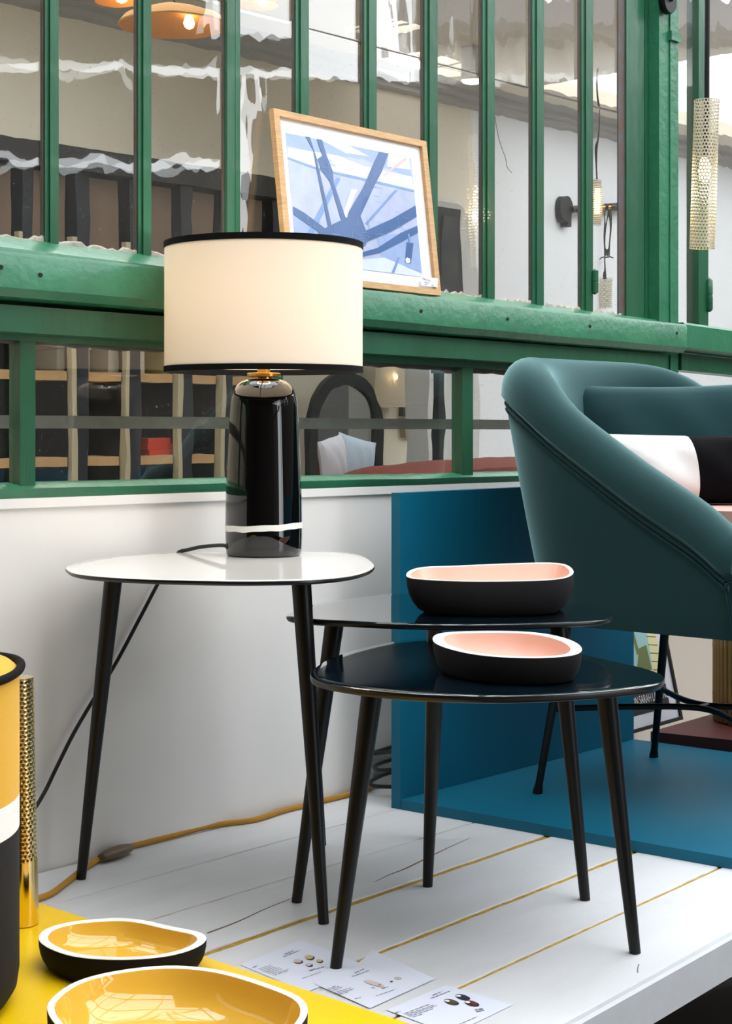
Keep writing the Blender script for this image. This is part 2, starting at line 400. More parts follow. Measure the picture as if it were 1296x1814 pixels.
bm = sweep([(.0, .988), (.030, .986), (.032, .94), (.0, .937), (-.05, .937), (-.05, .988)], -1.9, wt(1180, .03), -.0085)
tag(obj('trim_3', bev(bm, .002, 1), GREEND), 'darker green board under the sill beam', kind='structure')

win2 = thing('window_2', 'low green framed window band above the white wall', None, W(0, 0, .66), kind='structure')
lt = lambda t: .926-.0165*t
lb = lambda t: .677-.0075*t
bm = sweep([(.004, .950), (.004, .928), (-.04, .926), (-.04, .950)], -1.9, 2.0, -.0125); obj('head_rail', bm, GREEND, win2)
bm = sweep([(.006, .658), (.009, .672), (-.005, .680), (-.04, .682), (-.04, .65), (.0, .65)], -1.9, 2.0, -.0085, jit=.0012); obj('bottom_rail', bm, GREEN, win2)
lm = [(35, 62), (818, 837)]; tl = [(wt(a), wt(b)) for a, b in lm]
tm = (tl[0][1]+tl[1][0])/2; allm = [(tl[0][0]-.60, tl[0][0]-.57), tl[0], (tm-.014, tm+.016), tl[1], (tl[1][0]+.585, tl[1][1]+.585)]
for a, b in allm:
    obj('mullion', bev(wbox(a, b, -.032, .001, .66-.0075*a, .94-.0125*a), .003, 1), GREEND, win2)
for (a0, a1), (b0, b1) in zip(allm[:-1], allm[1:]):
    a, b = a1-.004, b0+.004
    P = [W(a, -.026, lb(a)-.01), W(b, -.026, lb(b)-.01), W(b, -.022, lb(b)-.01), W(a, -.022, lb(a)-.01), W(a, -.026, lt(a)+.01), W(b, -.026, lt(b)+.01), W(b, -.022, lt(b)+.01), W(a, -.022, lt(a)+.01)]
    obj('glass_pane', hexa(bmesh.new(), P), GLASS, win2, smooth=False)
    k = 22
    row = []
    for j in range(k+1):
        t = a+(b-a)*j/k; zt = lb(t)+random.uniform(0, .006)
        row.append([W(t, -.021, zt), W(t, -.012, zt-.003), W(t, -.008, lb(t)-.01), W(t, -.022, lb(t)-.01)])
    obj('putty_bead', loft(row), M('green putty', (84, 110, 74), .8, var=.5, vscale=40, alt=(40, 104, 70)), win2)
    row = []
    for j in range(k+1):
        t = a+(b-a)*j/k; zt = lt(t)-random.uniform(0, .005)
        row.append([W(t, -.021, zt), W(t, -.014, zt+.002), W(t, -.012, lt(t)+.01), W(t, -.022, lt(t)+.01)])
    obj('putty_bead', loft(row), RUST, win2)
# rail running behind the low panes
bm = wbox(-1.9, 2.0, -.16, -.13, .776, .800, -.004)
tag(obj('trim_4', bm, GREYW), 'grey wooden rail running behind the low panes', kind='structure')

# ---- post between the two bays
pst = thing('trim_5', 'green iron post with a dark groove between the two window bays', None, W(wt(1190), 0, .9), kind='structure')
p0, p1, p2, p3 = wt(1167, .0), wt(1184, .0), wt(1187, .004), wt(1201, .004)
obj('flange', bev(wbox(p0, p1, -.12, .0, .64, 2.9), .002, 1), GREEN, pst); obj('web', wbox(p1-.001, p2+.001, -.12, -.02, .64, 2.9), GREEND, pst)
obj('flange', bev(wbox(p2, p3, -.12, .004, .64, 2.9), .002, 1), GREEN, pst)
z0, z1 = wp(1191, 71, .01)[1], wp(1191, 55, .01)[1]
obj('bracket', bev(wbox(p2-.006, p3+.002, .0, .012, z0, z1), .002, 1), GREEN, pst)
zc = wp(1190, 0, .03)[1]; tq = wt(1190, .03)
wm = thing('wall_mount', 'round black mount on the green post, at the top edge of the photo', 'lamp mount', W(tq, .014, zc))
ring = []
for r, n in ((.001, .006), (.030, .006), (.032, .009), (.032, .022), (.030, .026), (.001, .026)):
    ring.append([W(tq+r*math.cos(a), n, zc+r*math.sin(a)*1.1) for a in [2*math.pi*k/32 for k in range(32)]])
obj('disc', loft(ring, True, (True, True)), IRON, wm)
bm = tube([W(tq, .026, zc), W(tq, .05, zc+.02), W(tq, .055, zc+.3), W(tq, .05, zc+.6)], .006); obj('stem', bm, IRON, wm)

# ---- second bay to the right of the post
win3 = thing('window_3', 'tall green window right of the iron post', None, W(2.02, 0, 1.08), kind='structure')
T2 = wt(1201)
for a, b, nm in ((wt(1236, -.012), wt(1253, -.012), 'mullion'), (wt(1332, -.012), wt(1352, -.012), 'mullion')):
    obj(nm, bev(wbox(a, b, -.05, -.010, 1.03, 2.9), .003, 1), GREEND, win3)
ed = [T2-.02, wt(1236, -.012), wt(1253, -.012), wt(1332, -.012), wt(1352, -.012), 3.3]
for i in (0, 2, 4):
    P = []
    for z in (1.035, 2.9):
        for t, n in ((ed[i]-.004, GN-.003), (ed[i+1]+.004, GN-.003), (ed[i+1]+.004, GN), (ed[i]-.004, GN)): P.append(W(t, n, z))
    obj('glass_pane', hexa(bmesh.new(), P), GLASS, win3, smooth=False)
hinge(1256, 492, 553, win3)
bm = sweep([(-.08, 1.082), (-.018, 1.080), (.040, 1.062), (.04, 1.03), (-.08, 1.03)], T2-.01, 3.4, -.020); obj('sill', bm, GREEN, win3)
s2 = -.028
bm = sweep([(-.02, 1.112), (.046, 1.112), (.052, 1.106), (.052, 1.046), (.044, 1.04), (-.05, 1.04), (-.05, 1.11)], T1+.006, 3.4, s2)
tag(obj('trim_6', bm, GREEN), 'shorter green sill beam right of the joint', kind='structure')
bm = sweep([(-.02, 1.034), (.012, 1.034), (.012, .988), (-.05, .988), (-.05, 1.034)], p3+.004, 3.4, s2)
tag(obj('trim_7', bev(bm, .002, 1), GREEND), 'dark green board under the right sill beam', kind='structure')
P = []
for z in (.645, .965):
    for t, n in ((p3+.01, -.03), (3.4, -.03), (3.4, -.026), (p3+.01, -.026)): P.append(W(t, n, z-(.05*(t-2) if z > .9 else 0)))
win4 = thing('window_4', 'low pane right of the iron post behind the armchair', None, W(2.1, 0, .65), kind='structure')
obj('glass_pane', hexa(bmesh.new(), P), GLASS, win4, smooth=False)
obj('frame', wbox(p3, 3.4, -.05, -.01, .632, .652, -.005), GREEND, win4)

# ================================================================== ROOM BEHIND THE GLASS
BN = -2.0
zc0 = 2.20
tag(obj('wall_far', wbox(-1.2, 3.75, BN-.1, BN, FZ, 2.6), BEIGE, smooth=False), 'pale plaster wall of the room behind the glass', kind='structure')
tag(obj('wall_white', wbox(3.75, 8.2, BN-.1, BN, FZ, 2.6), WALLW, smooth=False), 'white far wall of the skylit room behind the right panes', kind='structure')
tag(obj('wall_side', wbox(-1.3, -1.2, BN-.1, -.13, FZ, 2.6), BEIGE, smooth=False), 'left end wall of the room behind the glass', kind='structure')
tag(obj('wall_end', wbox(8.2, 8.3, BN-.1, 0, FZ, 2.6), WALLW, smooth=False), 'far end wall of the room behind the glass', kind='structure')
bm = bmesh.new()
holes = [(2.58, 2.76, -1.66, -1.42), (3.03, 3.47, -1.95, -1.68), (3.85, 8.0, -1.75, -.25), (-1.15, 1.9, -1.55, -.12)]  # small ones are skylights, wide ones are added to light the room
ts = sorted({-1.3, 8.3}|{h[0] for h in holes}|{h[1] for h in holes}); ns = sorted({BN-.1, -.06}|{h[2] for h in holes}|{h[3] for h in holes})
for i in range(len(ts)-1):
    for j in range(len(ns)-1):
        ct, cn = (ts[i]+ts[i+1])/2, (ns[j]+ns[j+1])/2
        if any(h[0] < ct < h[1] and h[2] < cn < h[3] for h in holes): continue
        wbox(ts[i], ts[i+1], ns[j], ns[j+1], zc0, zc0+.06, 0, bm)
for h in holes[:2]:                          # glazing bars across the small skylights
    for f in (.33, .66): wbox(h[0]+(h[1]-h[0])*f-.012, h[0]+(h[1]-h[0])*f+.012, h[2], h[3], zc0+.01, zc0+.03, 0, bm)
tag(obj('ceiling', bm, BEIGE, smooth=False), 'ceiling behind the glass with small skylights and wide openings added for light', kind='structure')
bm = sweep([(BN, 2.12), (BN+.03, 2.13), (BN+.03, 2.15), (BN+.06, 2.16), (BN+.06, 2.18), (BN+.10, 2.2), (BN, 2.2)], -1.2, 8.2, 0, 2)
tag(obj('trim_8', bm, M('grey moulding', (176, 172, 168), .7)), 'grey cornice moulding behind the upper panes', kind='structure')

# wall shelving with dark header, uprights and brown panels
SN = -1.62
zh0 = wp(200, 312, SN)[1]; zh1 = wp(200, 272, SN)[1]
shv = thing('shelving_unit', 'dark wooden wall shelving with brown panels behind the left panes', 'shelving', W(1.0, SN, FZ))
tA, tB = wt(-60, SN), wt(498, SN)
obj('header', wbox(tA, tB+.04, BN+.02, SN+.02, zh0, zh1), DARKW, shv, smooth=False)
ux = [-20, 50, 146, 239, 331, 404, 490]
for x in ux:
    t = wt(x, SN)
    u = obj('upright', wbox(t-.022, t+.022, BN+.02, SN, FZ, zh0), NAVY, shv, smooth=False)
    obj('front_edge', wbox(t-.040, t-.024, SN-.02, SN+.004, FZ, zh0-.2), CREAMW, u, smooth=False)
for x0, x1 in zip(ux[:-1], ux[1:]):
    a, b = wt(x0, SN)+.03, wt(x1, SN)-.05
    obj('door_panel', bev(wbox(a, b, SN-.05, SN-.02, 1.12, zh0-.01), .006, 1), BROWN, shv, smooth=False)
    obj('back_panel', wbox(a, b, BN+.02, BN+.05, FZ, 1.1), BROWN, shv, smooth=False)
    for yy in (822, 678):
        zz = wp(300, yy, SN)[1]
        obj('shelf', wbox(a, b, BN+.05, SN-.01, zz, zz+.028), SHELFW, shv, smooth=False)
def folded(name, px, py, wd, h, mat, label, grp, n=-1.70):
    t, z = wp(px, py, n); bm = wbox(t-wd/2, t+wd/2, n-.10, n+.06, z, z+h); bev(bm, h*.42, 3)
    return tag(obj(name, bm, mat, loc=W(t, n, z)), label, 'folded cloth', grp)
zz = wp(300, 822, SN)[1]+.028
for k, (lab, ww) in enumerate((('red folded cloth at the bottom of the shelf pile behind glass', .13), ('red folded cloth in the middle of the shelf pile behind glass', .125), ('red folded cloth on top of the shelf pile behind glass', .10))):
    t = wt(268-k*4, -1.72); bm = wbox(t-ww/2, t+ww/2, -1.80, -1.66, zz+.0185*k, zz+.0185*(k+1)-.0005); bev(bm, .006, 2)
    tag(obj('folded_cloth', bm, REDC, loc=W(t, -1.72, zz+.0185*k)), lab, 'folded cloth', 'red cloths folded on the shelf')
# storage boxes on the upper shelf level
zu = wp(300, 678, SN)[1]+.028
for k, (x, ww, hh, mt, lab) in enumerate(((100, .13, .10, M('stone grey box', (150, 146, 138), .7), 'grey storage box on the first shelf bay behind glass'), (195, .15, .12, M('linen box', (188, 178, 160), .8), 'linen storage box on the second shelf bay behind glass'), (285, .12, .13, M('olive box', (160, 146, 92), .7), 'olive storage box on the third shelf bay behind glass'), (370, .14, .07, M('slate box', (70, 74, 82), .7), 'low slate box on the fourth shelf bay behind glass'))):
    t = wt(x, -1.76); b = thing('storage_box', lab, 'box', W(t, -1.76, zu), 'boxes on the upper shelf')
    obj('body', bev(wbox(t-ww/2, t+ww/2, -1.85, -1.68, zu, zu+hh*.7), .004, 1), mt, b); obj('lid', bev(wbox(t-ww/2-.004, t+ww/2+.004, -1.854, -1.676, zu+hh*.7, zu+hh), .004, 1), mt, b)
# arched mirror, cushions, red sofa
MN = -1.80
mi = thing('arched_mirror', 'black framed arched mirror behind the low middle pane', 'mirror', W(wt(618, MN), MN, FZ))
t0, t1 = wt(548, MN), wt(680, MN); tc_, rr_ = (t0+t1)/2, (t1-t0)/2; zt_ = wp(614, 660, MN)[1]
def arch(r, n0, n1, zb, tc, zt, k=20):
    pts = [(tc-r, zb)]+[(tc-r*math.cos(math.pi*i/k), zt-rr_+r*math.sin(math.pi*i/k)) for i in range(k+1)]+[(tc+r, zb)]
    return pts
o_, i_ = arch(rr_, 0, 0, FZ, tc_, zt_), arch(rr_-.045, 0, 0, FZ+.05, tc_, zt_)
bm = loft([[W(o_[j][0], MN-.03, o_[j][1]), W(o_[j][0], MN, o_[j][1]), W(i_[j][0], MN, i_[j][1]), W(i_[j][0], MN-.03, i_[j][1])] for j in range(len(o_))])
obj('frame', bm, DARKW, mi)
bm = bmesh.new(); bm.faces.new([bm.verts.new(W(t, MN-.012, z)) for t, z in i_]); obj('mirror_glass', bm, M('mirror silver', (210, 212, 212), .03, metal=1), mi, smooth=False)
def pillow(bm, c, ax, ay, az, w, h, th, nx=22, ny=16, p=2.6, mfun=None, pinch=.05, warp=None):
    V = {}
    for s in (1, -1):
        for i in range(nx+1):
            for j in range(ny+1):
                u, v = -1+2*i/nx, -1+2*j/ny
                if warp: u = -1+(warp(v)+1)*i/(nx/2) if i <= nx/2 else warp(v)+(1-warp(v))*(i-nx/2)/(nx/2)
                e = max(0, (1-abs(u)**p))*max(0, (1-abs(v)**p)); q = th/2*e**.5
                k = 1-pinch*(abs(u)**2*abs(v)**2)
                uu, vv = u*(1-pinch*(1-v*v))*1.0, v*(1-pinch*.9*(1-u*u))
                edge = i in (0, nx) or j in (0, ny)
                if edge and s == -1: V[(s, i, j)] = V[(1, i, j)]; continue
                wr = (.0035*math.sin(9*u+4*v)+.002*math.sin(17*v-6*u+2)*abs(u)**2)*e**.5
                V[(s, i, j)] = bm.verts.new(c+ax*(uu*w/2)+ay*(vv*h/2)+az*(s*(q+wr)))
    for s in (1, -1):
        for i in range(nx):
            for j in range(ny):
                f = [V[(s, i, j)], V[(s, i+1, j)], V[(s, i+1, j+1)], V[(s, i, j+1)]]
                if s < 0: f.reverse()
                fc = bm.faces.new(f)
                if mfun: fc.material_index = mfun(-1+2*(i+.5)/nx, -1+2*(j+.5)/ny)
    return bm
UPZ = Vector((0, 0, 1))
SOFZ = wp(700, 835, -1.2)[1]
so = thing('sofa', 'brick red sofa behind the low middle pane', 'sofa', W(wt(740, -1.1), -1.1, FZ))
ta, tb = wt(615, -1.2), wt(1000, -1.2)
bm = bmesh.new(); rows = []
for j in range(25):
    f = j/24; t = ta+(tb-ta)*f; h = SOFZ+.035*math.sin(min(1, f*1.4)*math.pi*.5)-.05*(1-min(1, f*6))**2
    rows.append([W(t, -1.35, FZ+.1), W(t, -1.35, h-.03), W(t, -1.30, h), W(t, -1.20, h), W(t, -1.14, h-.03), W(t, -1.12, FZ+.1)])
obj('back', loft(rows, True, (True, True), bm), REDS, so)
obj('seat', bev(wbox(ta+.05, tb-.05, -1.12, -.6, FZ+.1, FZ+.42), .04, 3), REDS, so)
for t in (ta+.08, tb-.08):
    for n in (-1.3, -.66): obj('leg', wbox(t-.02, t+.02, n-.02, n+.02, FZ, FZ+.1), DARKW, so, smooth=False)
for px, w_, a_, lab in ((598, .12, .25, 'white cushion leaning at the left of the mirror behind glass'), (634, .2, -.2, 'pale blue cushion leaning before the mirror behind glass')):
    t, z = wp(px, 818, -1.42); ax = (WD*math.cos(a_)+UPZ*math.sin(a_)).normalized(); ay = (UPZ*math.cos(a_)-WD*math.sin(a_)).normalized()
    bm = pillow(bmesh.new(), W(t, -1.44, z), ax, ay, WN, w_, .17, .07, 12, 10)
    tag(obj('cushion', bm, M('pale blue cloth' if w_ > .15 else 'white linen', (186, 200, 214) if w_ > .15 else (214, 212, 220), .9), loc=W(t, -1.44, z)), lab, 'cushion', 'cushions behind the low pane')
    bs = bmesh.new()
stand = thing('side_bench', 'low wooden bench under the pale cushions behind glass', 'bench', W(wt(615, -1.44), -1.44, FZ))
zb_ = wp(615, 818, -1.42)[1]-.085
ba, bb = wt(575, -1.44), wt(655, -1.44)
obj('seat', bev(wbox(ba, bb, -1.56, -1.37, zb_-.03, zb_), .005, 1), SHELFW, stand)
for t in (ba+.03, bb-.03):
    for n in (-1.54, -1.39): obj('leg', wbox(t-.012, t+.012, n-.012, n+.012, FZ, zb_-.03), DARKW, stand, smooth=False)
# fabric and paint sample boards on the far wall
for x0, y0, x1, y1, mt, lab in ((712, 694, 742, 738, GREYB, 'grey sample board on the wall behind the low pane'), (742, 694, 771, 738, SANDB, 'sand sample board right of the grey one behind the low pane'), (714, 745, 742, 774, SANDB, 'small beige sample board below the grey one'), (742, 745, 774, 774, NAVY, 'small navy sample board below the sand one'), (785, 721, 810, 772, REDB, 'red sample board nearest the green mullion'), (790, 774, 808, 798, GREYB, 'small grey sample board under the red one')):
    ta_, za_ = wp(x0, y1, BN+.02); tb_, zb2 = wp(x1, y0, BN+.02)
    b = thing('sample_board', lab, 'board', W((ta_+tb_)/2, BN, za_), 'sample boards on the far wall')
    obj('panel', bev(wbox(ta_, tb_, BN, BN+.022, za_, zb2), .004, 1), mt, b); obj('face', wbox(ta_+.015, tb_-.015, BN+.022, BN+.025, za_+.015, zb2-.015), mt, b, smooth=False)
for x, y, lab in ((697, 668, 'left small lit wall light behind the low pane'), (774, 662, 'right small lit wall light behind the low pane')):
    t, z = wp(x, y, BN+.1); s = thing('wall_light', lab, 'wall light', W(t, BN, z), 'lit wall lights behind the low pane')
    obj('shade', bev(wbox(t-.10, t+.10, BN+.02, BN+.09, z-.12, z+.10), .01, 2), M('paper shade', (206, 192, 168), .8), s)
    obj('bulb', lathe(W(t, BN+.105, 0), [(.002, z-.012), (.011, z-.006), (.011, z+.006), (.002, z+.012)], 12, caps=(True, True)), GLOW, s)
    obj('plate', wbox(t-.02, t+.02, BN, BN+.02, z-.03, z+.03), BRASS, s, smooth=False)
# dark picture and pale rounded panel beside the oak frame
t0, z0 = wp(772, 512, -1.4); t1, z1 = wp(816, 372, -1.4)
dp = thing('dark_picture', 'dark framed picture standing behind the pane right of the oak frame', 'picture', W((t0+t1)/2, -1.4, z0))
obj('frame', bev(wbox(t0, t1, -1.43, -1.40, z0-.3, z1), .006, 1), DARKW, dp); obj('print', wbox(t0+.03, t1-.03, -1.40, -1.397, z0-.27, z1-.03), M('charcoal print', (60, 58, 56), .5, var=.8, vscale=9), dp, smooth=False)
obj('easel_leg', wbox((t0+t1)/2-.02, (t0+t1)/2+.02, -1.46, -1.43, FZ, z1-.1), DARKW, dp, smooth=False)
t2, z2 = wp(848, 440, -1.6); t3 = wt(760, -1.6); ztop = wp(810, 352, -1.6)[1]
hb = []
for k in range(15):
    f = k/14; t = t3+(t2-t3)*f; e = max(0, (f-.55)/.45); hb.append((t, ztop-.26*(1-math.sqrt(max(0, 1-e*e)))))
bm = loft([[W(t, -1.72, FZ), W(t, -1.62, FZ), W(t, -1.60, z-.02), W(t, -1.62, z), W(t, -1.70, z), W(t, -1.72, z-.02)] for t, z in hb])
tag(obj('headboard', bm, M('white boucle', (226, 224, 220), .95, bump=.1, bscale=80), loc=W((t2+t3)/2, -1.66, FZ)), 'white rounded upholstered panel behind the dark picture', 'panel')
# paper disc pendants
def disc_lamp(px, py, wpx, n, lab, tilt=.14):
    t, z = wp(px, py, n); c = W(t, n, z); D = c.y; r = wpx/2*D/F
    o = thing('disc_pendant', lab, 'pendant lamp', c, 'paper disc pendants behind the glass')
    obj('shade', lathe(c, [(.004, z+.05), (r*.5, z+.042), (r*.9, z+.02), (r, z), (r*.985, z-.004), (r*.88, z+.012), (r*.5, z+.034), (.004, z+.042)], 48), WARMDISC, o)
    obj('bulb', lathe(c+WD*r*.35, [(.003, z-.002), (.014, z+.004), (.018, z+.014), (.014, z+.026), (.008, z+.036)], 16, caps=(True, False)), GLOW2, o)
    obj('cord', tube([c+UPZ*.05, Vector((c.x, c.y, zc0))], .003, 8), CORDB, o)
disc_lamp(308, 44, 196, -1.1, 'whole paper disc pendant lamp glowing behind the third pane')
disc_lamp(455, 8, 74, -1.35, 'small paper disc pendant at the top behind the fourth pane')
disc_lamp(205, 2, 74, -1.35, 'small paper disc pendant at the top behind the second pane')
# ceiling spot
t, z = wp(838, 152, -1.5); c = W(t, -1.5, z)
sp = thing('ceiling_spot', 'small lit ceiling spotlight behind the upper panes', 'spotlight', c)
obj('housing', tube([c+UPZ*.02, c+UPZ*.14], .045, 20), M('white metal', (226, 226, 226), .4), sp); obj('lens', tube([c+UPZ*.012, c+UPZ*.02], .036, 20), GLOW, sp)
obj('stem', tube([c+UPZ*.14, Vector((c.x, c.y, zc0))], .012, 10), M('white metal', (226, 226, 226), .4), sp)
# black wall lamp with arm, brass sleeve and hanging perforated shade
LN = BN+.035
def lp(px, py): return wpt(px, py, LN)
def pr_(px, w): return w*lp(px, 370).y/F       # size in the picture to size in the room
wl = thing('arm_lamp', 'black wall lamp with long arm and hanging shade behind the right panes', 'wall lamp', lp(1004, 372))
c = lp(1002, 370); r0_ = pr_(1003, 17)
ring = [[c+WN*h+Vector((WD.x*r*math.cos(a), WD.y*r*math.cos(a), r*1.35*math.sin(a))) for a in [2*math.pi*k/28 for k in range(28)]] for r, h in ((.002, -.033), (r0_*.9, -.033), (r0_, -.028), (r0_, -.004), (r0_*.9, .004), (.002, .004))]
obj('mount', loft(ring, True, (True, True)), IRON, wl)
obj('switch_box', bev(wbox(wt(1004, LN), wt(1010, LN), LN-.033, LN, c.z-pr_(1003, 30), c.z-pr_(1003, 8)), .004, 1), IRON, wl)
obj('arm', tube([lp(1008, 371), lp(1048, 370)], pr_(1030, 6.2), 14), IRON, wl); obj('sleeve', perf(lp(1048, 370), lp(1073, 368), pr_(1060, 6), 14, 7, .003), BRASS, wl)
obj('core', tube([lp(1047, 370), lp(1074, 368)], pr_(1060, 3), 10), IRON, wl)
obj('joint', tube([lp(1073, 368), lp(1110, 367)], pr_(1090, 7), 16), IRON, wl)
obj('cord', tube(spline([lp(1075, 375), lp(1077, 400), lp(1076, 430), lp(1074, 455), lp(1073, 494)], 6), pr_(1075, 1.7), 8), CORDB, wl)
obj('shade', perf(lp(1073, 545), lp(1073, 492), pr_(1073, 12), 22, 14, .0042), PERF, wl)
obj('hook', tube(spline([lp(1060, 459), lp(1072, 455), lp(1086, 457)], 5), pr_(1075, 1.3), 8), IRON, wl)
LN2 = -1.35
c0, c1 = wpt(1057, 398, LN2), wpt(1057, 318, LN2)
pl = thing('perforated_light', 'glowing perforated tube lamp behind the last pane before the post', 'lamp', c0)
obj('tube', perf(c0, c1, 11*c0.y/F, 20, 20, .0036), PERF, pl); obj('bulb', tube([c0.lerp(c1, .25), c0.lerp(c1, .8)], .012, 12), GLOW, pl)
obj('rod', tube([c1, Vector((c1.x, c1.y, zc0+.5))], .005, 8), IRON, pl)

# ================================================================== THE HALL AROUND (seen in reflections)
bm = bmesh.new(); XR = 5.2
def hbox(x0, x1, y0, y1, z0, z1, bm): return hexa(bm, [(x0, y0, z0), (x1, y0, z0), (x1, y1, z0), (x0, y1, z0), (x0, y0, z1), (x1, y0, z1), (x1, y1, z1), (x0, y1, z1)])
bm = bmesh.new()
ya, yb = -5, 12
# right wall with a grid of glazed slits that mirror as white bands in the panes
VS = [.75, 2.02, 3.28]
YW = .30                                     # unseen opening added up to here, lets low light onto the white wall
hbox(XR, XR+.15, ya, YW, FZ, -.1, bm); hbox(XR, XR+.15, YW, 3.6, FZ, 1.55, bm); hbox(XR, XR+.15, ya, 3.6, 2.70, 2.85, bm); hbox(XR, XR+.15, YW, 3.1, 2.85, 3.5, bm)
for y in (-4.9, -3.3, -1.7, -.1): hbox(XR, XR+.12, y-.05, y+.05, -.1, 2.7, bm)
hbox(XR, XR+.12, ya, YW, 1.75, 1.82, bm)
edges_ = [YW]+[q for v in VS for q in (v-.035, v+.035)]+[3.6]
for k in range(0, len(edges_), 2):
    for z0, z1 in ((1.55, 2.13), (2.20, 2.62)): hbox(XR, XR+.15, edges_[k], edges_[k+1], z0, z1, bm)
hbox(XR, XR+.15, 3.6, yb, FZ, 2.62, bm)
tag(obj('wall_right', bm, HALLW, smooth=False), 'grey hall wall opposite the windows, seen only as a reflection', kind='structure')
# the house across the yard, with its windows and dark roof edge
XF = 9.5; FAC = M('facade plaster', (196, 194, 190), .85, var=.1, vscale=1.2); fac = thing('facade', 'pale house front across the yard, seen only as a reflection', None, (XF, 8, FZ), kind='structure')
b2 = bmesh.new(); hbox(XF, XF+.3, 4.9, 20, FZ, 3.84, b2); obj('wall', b2, FAC, fac, smooth=False)
b2 = bmesh.new(); hbox(XF-.25, XF+.3, 4.9, 20, 3.84, 3.94, b2); obj('gutter', b2, STEEL, fac, smooth=False)
b2 = bmesh.new(); hexa(b2, [(XF-.1, 4.9, 3.94), (XF+.9, 4.9, 3.94), (XF+.9, 20, 3.94), (XF-.1, 20, 3.94), (XF+.5, 4.9, 4.40), (XF+.9, 4.9, 4.40), (XF+.9, 20, 4.40), (XF+.5, 20, 4.40)]); obj('roof', b2, M('roof slate', (70, 72, 80), .6), fac, smooth=False)
for y in (5.4, 7.2, 9.0, 10.8, 12.6):
    b2 = bmesh.new(); hbox(XF-.04, XF, y, y+.8, 2.9, 3.6, b2); w_ = obj('window', b2, STRIP, fac, smooth=False)
    b2 = bmesh.new(); hbox(XF-.045, XF-.03, y+.07, y+.37, 2.97, 3.53, b2); hbox(XF-.045, XF-.03, y+.43, y+.73, 2.97, 3.53, b2); obj('pane', b2, M('dark pane', (40, 44, 52), .1), w_, smooth=False)
bm = bmesh.new(); hbox(-6, 9, -5.1, -5, FZ, 3.0, bm)
tag(obj('wall_front', bm, HALLD, smooth=False), 'dark hall wall behind the camera', kind='structure')
bm = bmesh.new(); hbox(-4.1, -4, -5, 2, FZ, 3.0, bm)
tag(obj('wall_near', bm, HALLD, smooth=False), 'dark hall wall at the left behind the camera', kind='structure')
for k, y in enumerate((-3.2, -1.2, .8, 2.8, 4.8, 6.8)):
    bm = bmesh.new(); hbox(-3.5, XR+.1, y-.05, y+.05, 3.6, 3.8, bm)
    tag(obj('roof_beam', bm, STEEL, smooth=False), 'dark steel beam of the glass roof over the hall', None, None, 'structure')
for x in (-2, 0, 2, 4):
    bm = bmesh.new(); hbox(x-.03, x+.03, -5, 8, 3.8, 3.9, bm)
    tag(obj('roof_purlin', bm, STEEL, smooth=False), 'dark steel purlin of the glass roof over the hall', None, None, 'structure')

bm = bmesh.new(); hbox(-4.1, -.7, -5.1, 2.3, 3.0, 3.1, bm); hbox(-.7, XR, -5.1, .2, 3.0, 3.1, bm)  # unseen slab, shaped to keep sky light off from left and behind
tag(obj('ceiling_sky_block', bm, HALLD, smooth=False), 'solid hall ceiling above the camera, added unseen to block the sky', kind='structure')

# ================================================================== PLATFORM
plat = thing('display_platform', 'white display platform of wide painted planks with golden joints', 'platform', (0, 2.4, 0))
lines = [((204, 1571), (527, 1482), .0034), ((272, 1627), (832, 1459), .0046), ((367, 1688), (969, 1481), .0150), ((640, 1699), (1090, 1522), .0105), ((817, 1747), (1273, 1537), .0075), ((999, 1812), (1296, 1648), 0)]
LL = []
for p, q, g in lines:
    a, b = fl(*p), fl(*q); LL.append((a, (b-a).normalized(), g))
def at_s(l, s):                               # point where the line crosses the far/near cut
    a, d, g = l; ref = Vector((.55, .63*1.25, 0)).normalized(); o = Vector((0, 2.6, 0))
    return a+d*((s-(a-o).dot(ref))/d.dot(ref))
seq = [(W(0, .004, 0), WD.copy(), .0005)]+LL
for i in range(len(seq)-1):
    l0, l1 = seq[i], seq[i+1]; S0, S1 = -1.35, 1.15
    n0 = Vector((l0[1].y, -l0[1].x, 0)); n1 = Vector((l1[1].y, -l1[1].x, 0)); rowA = []; rowB = []
    K = 110
    bm = bmesh.new(); rows = []
    for k in range(K+1):
        s = S0+(S1-S0)*k/K
        a = at_s(l0, s)+n0*(l0[2]/2+random.uniform(-.0013, .0013)*min(1, .3+l1[2]*90)); b = at_s(l1, s)-n1*(l1[2]/2+random.uniform(-.0013, .0013)*min(1, .3+l1[2]*90))
        e = (b-a).normalized()*.0022
        rows.append([Vector((a.x, a.y, -.03)), Vector((a.x, a.y, -.0022)), Vector((a.x, a.y, -.0016)), a+e*.5, b-e*.5, Vector((b.x, b.y, -.0016)), Vector((b.x, b.y, -.0022)), Vector((b.x, b.y, -.03))])
    zo = random.uniform(-.0006, 0)
    for r in rows:
        for v in r: v.z += zo
    loft(rows, True, (True, True), bm)
    for f in bm.faces:                        # raw cut sides show golden in the joints
        if max(v.co.z for v in f.verts) < -.002: f.material_index = 1
    obj('plank', bm, [PLANK, GOLD], plat)
a, b = at_s(seq[0], -1.35), at_s(seq[0], 1.1); c, d = at_s(seq[-1], 1.15), at_s(seq[-1], -1.35)
obj('underlay', prism([a+Vector((.01, 0, 0)), d+Vector((-.03, .02, 0)), c+Vector((-.03, .02, 0)), b], -.05, -.0032), GOLD, plat, smooth=False, label='golden raw layer showing in the plank joints')
dF = LL[-1][1]; nF = Vector((dF.y, -dF.x, 0)); eA, eB = at_s(LL[-1], -1.3), at_s(LL[-1], 1.2)
rows = []
for k in range(13):
    p = eA.lerp(eB, k/12); rows.append([p+nF*.0-UPZ*.001, p+nF*.010-UPZ*.0003, p+nF*.014-UPZ*.004, p+nF*.015-UPZ*.060, p-UPZ*.060])
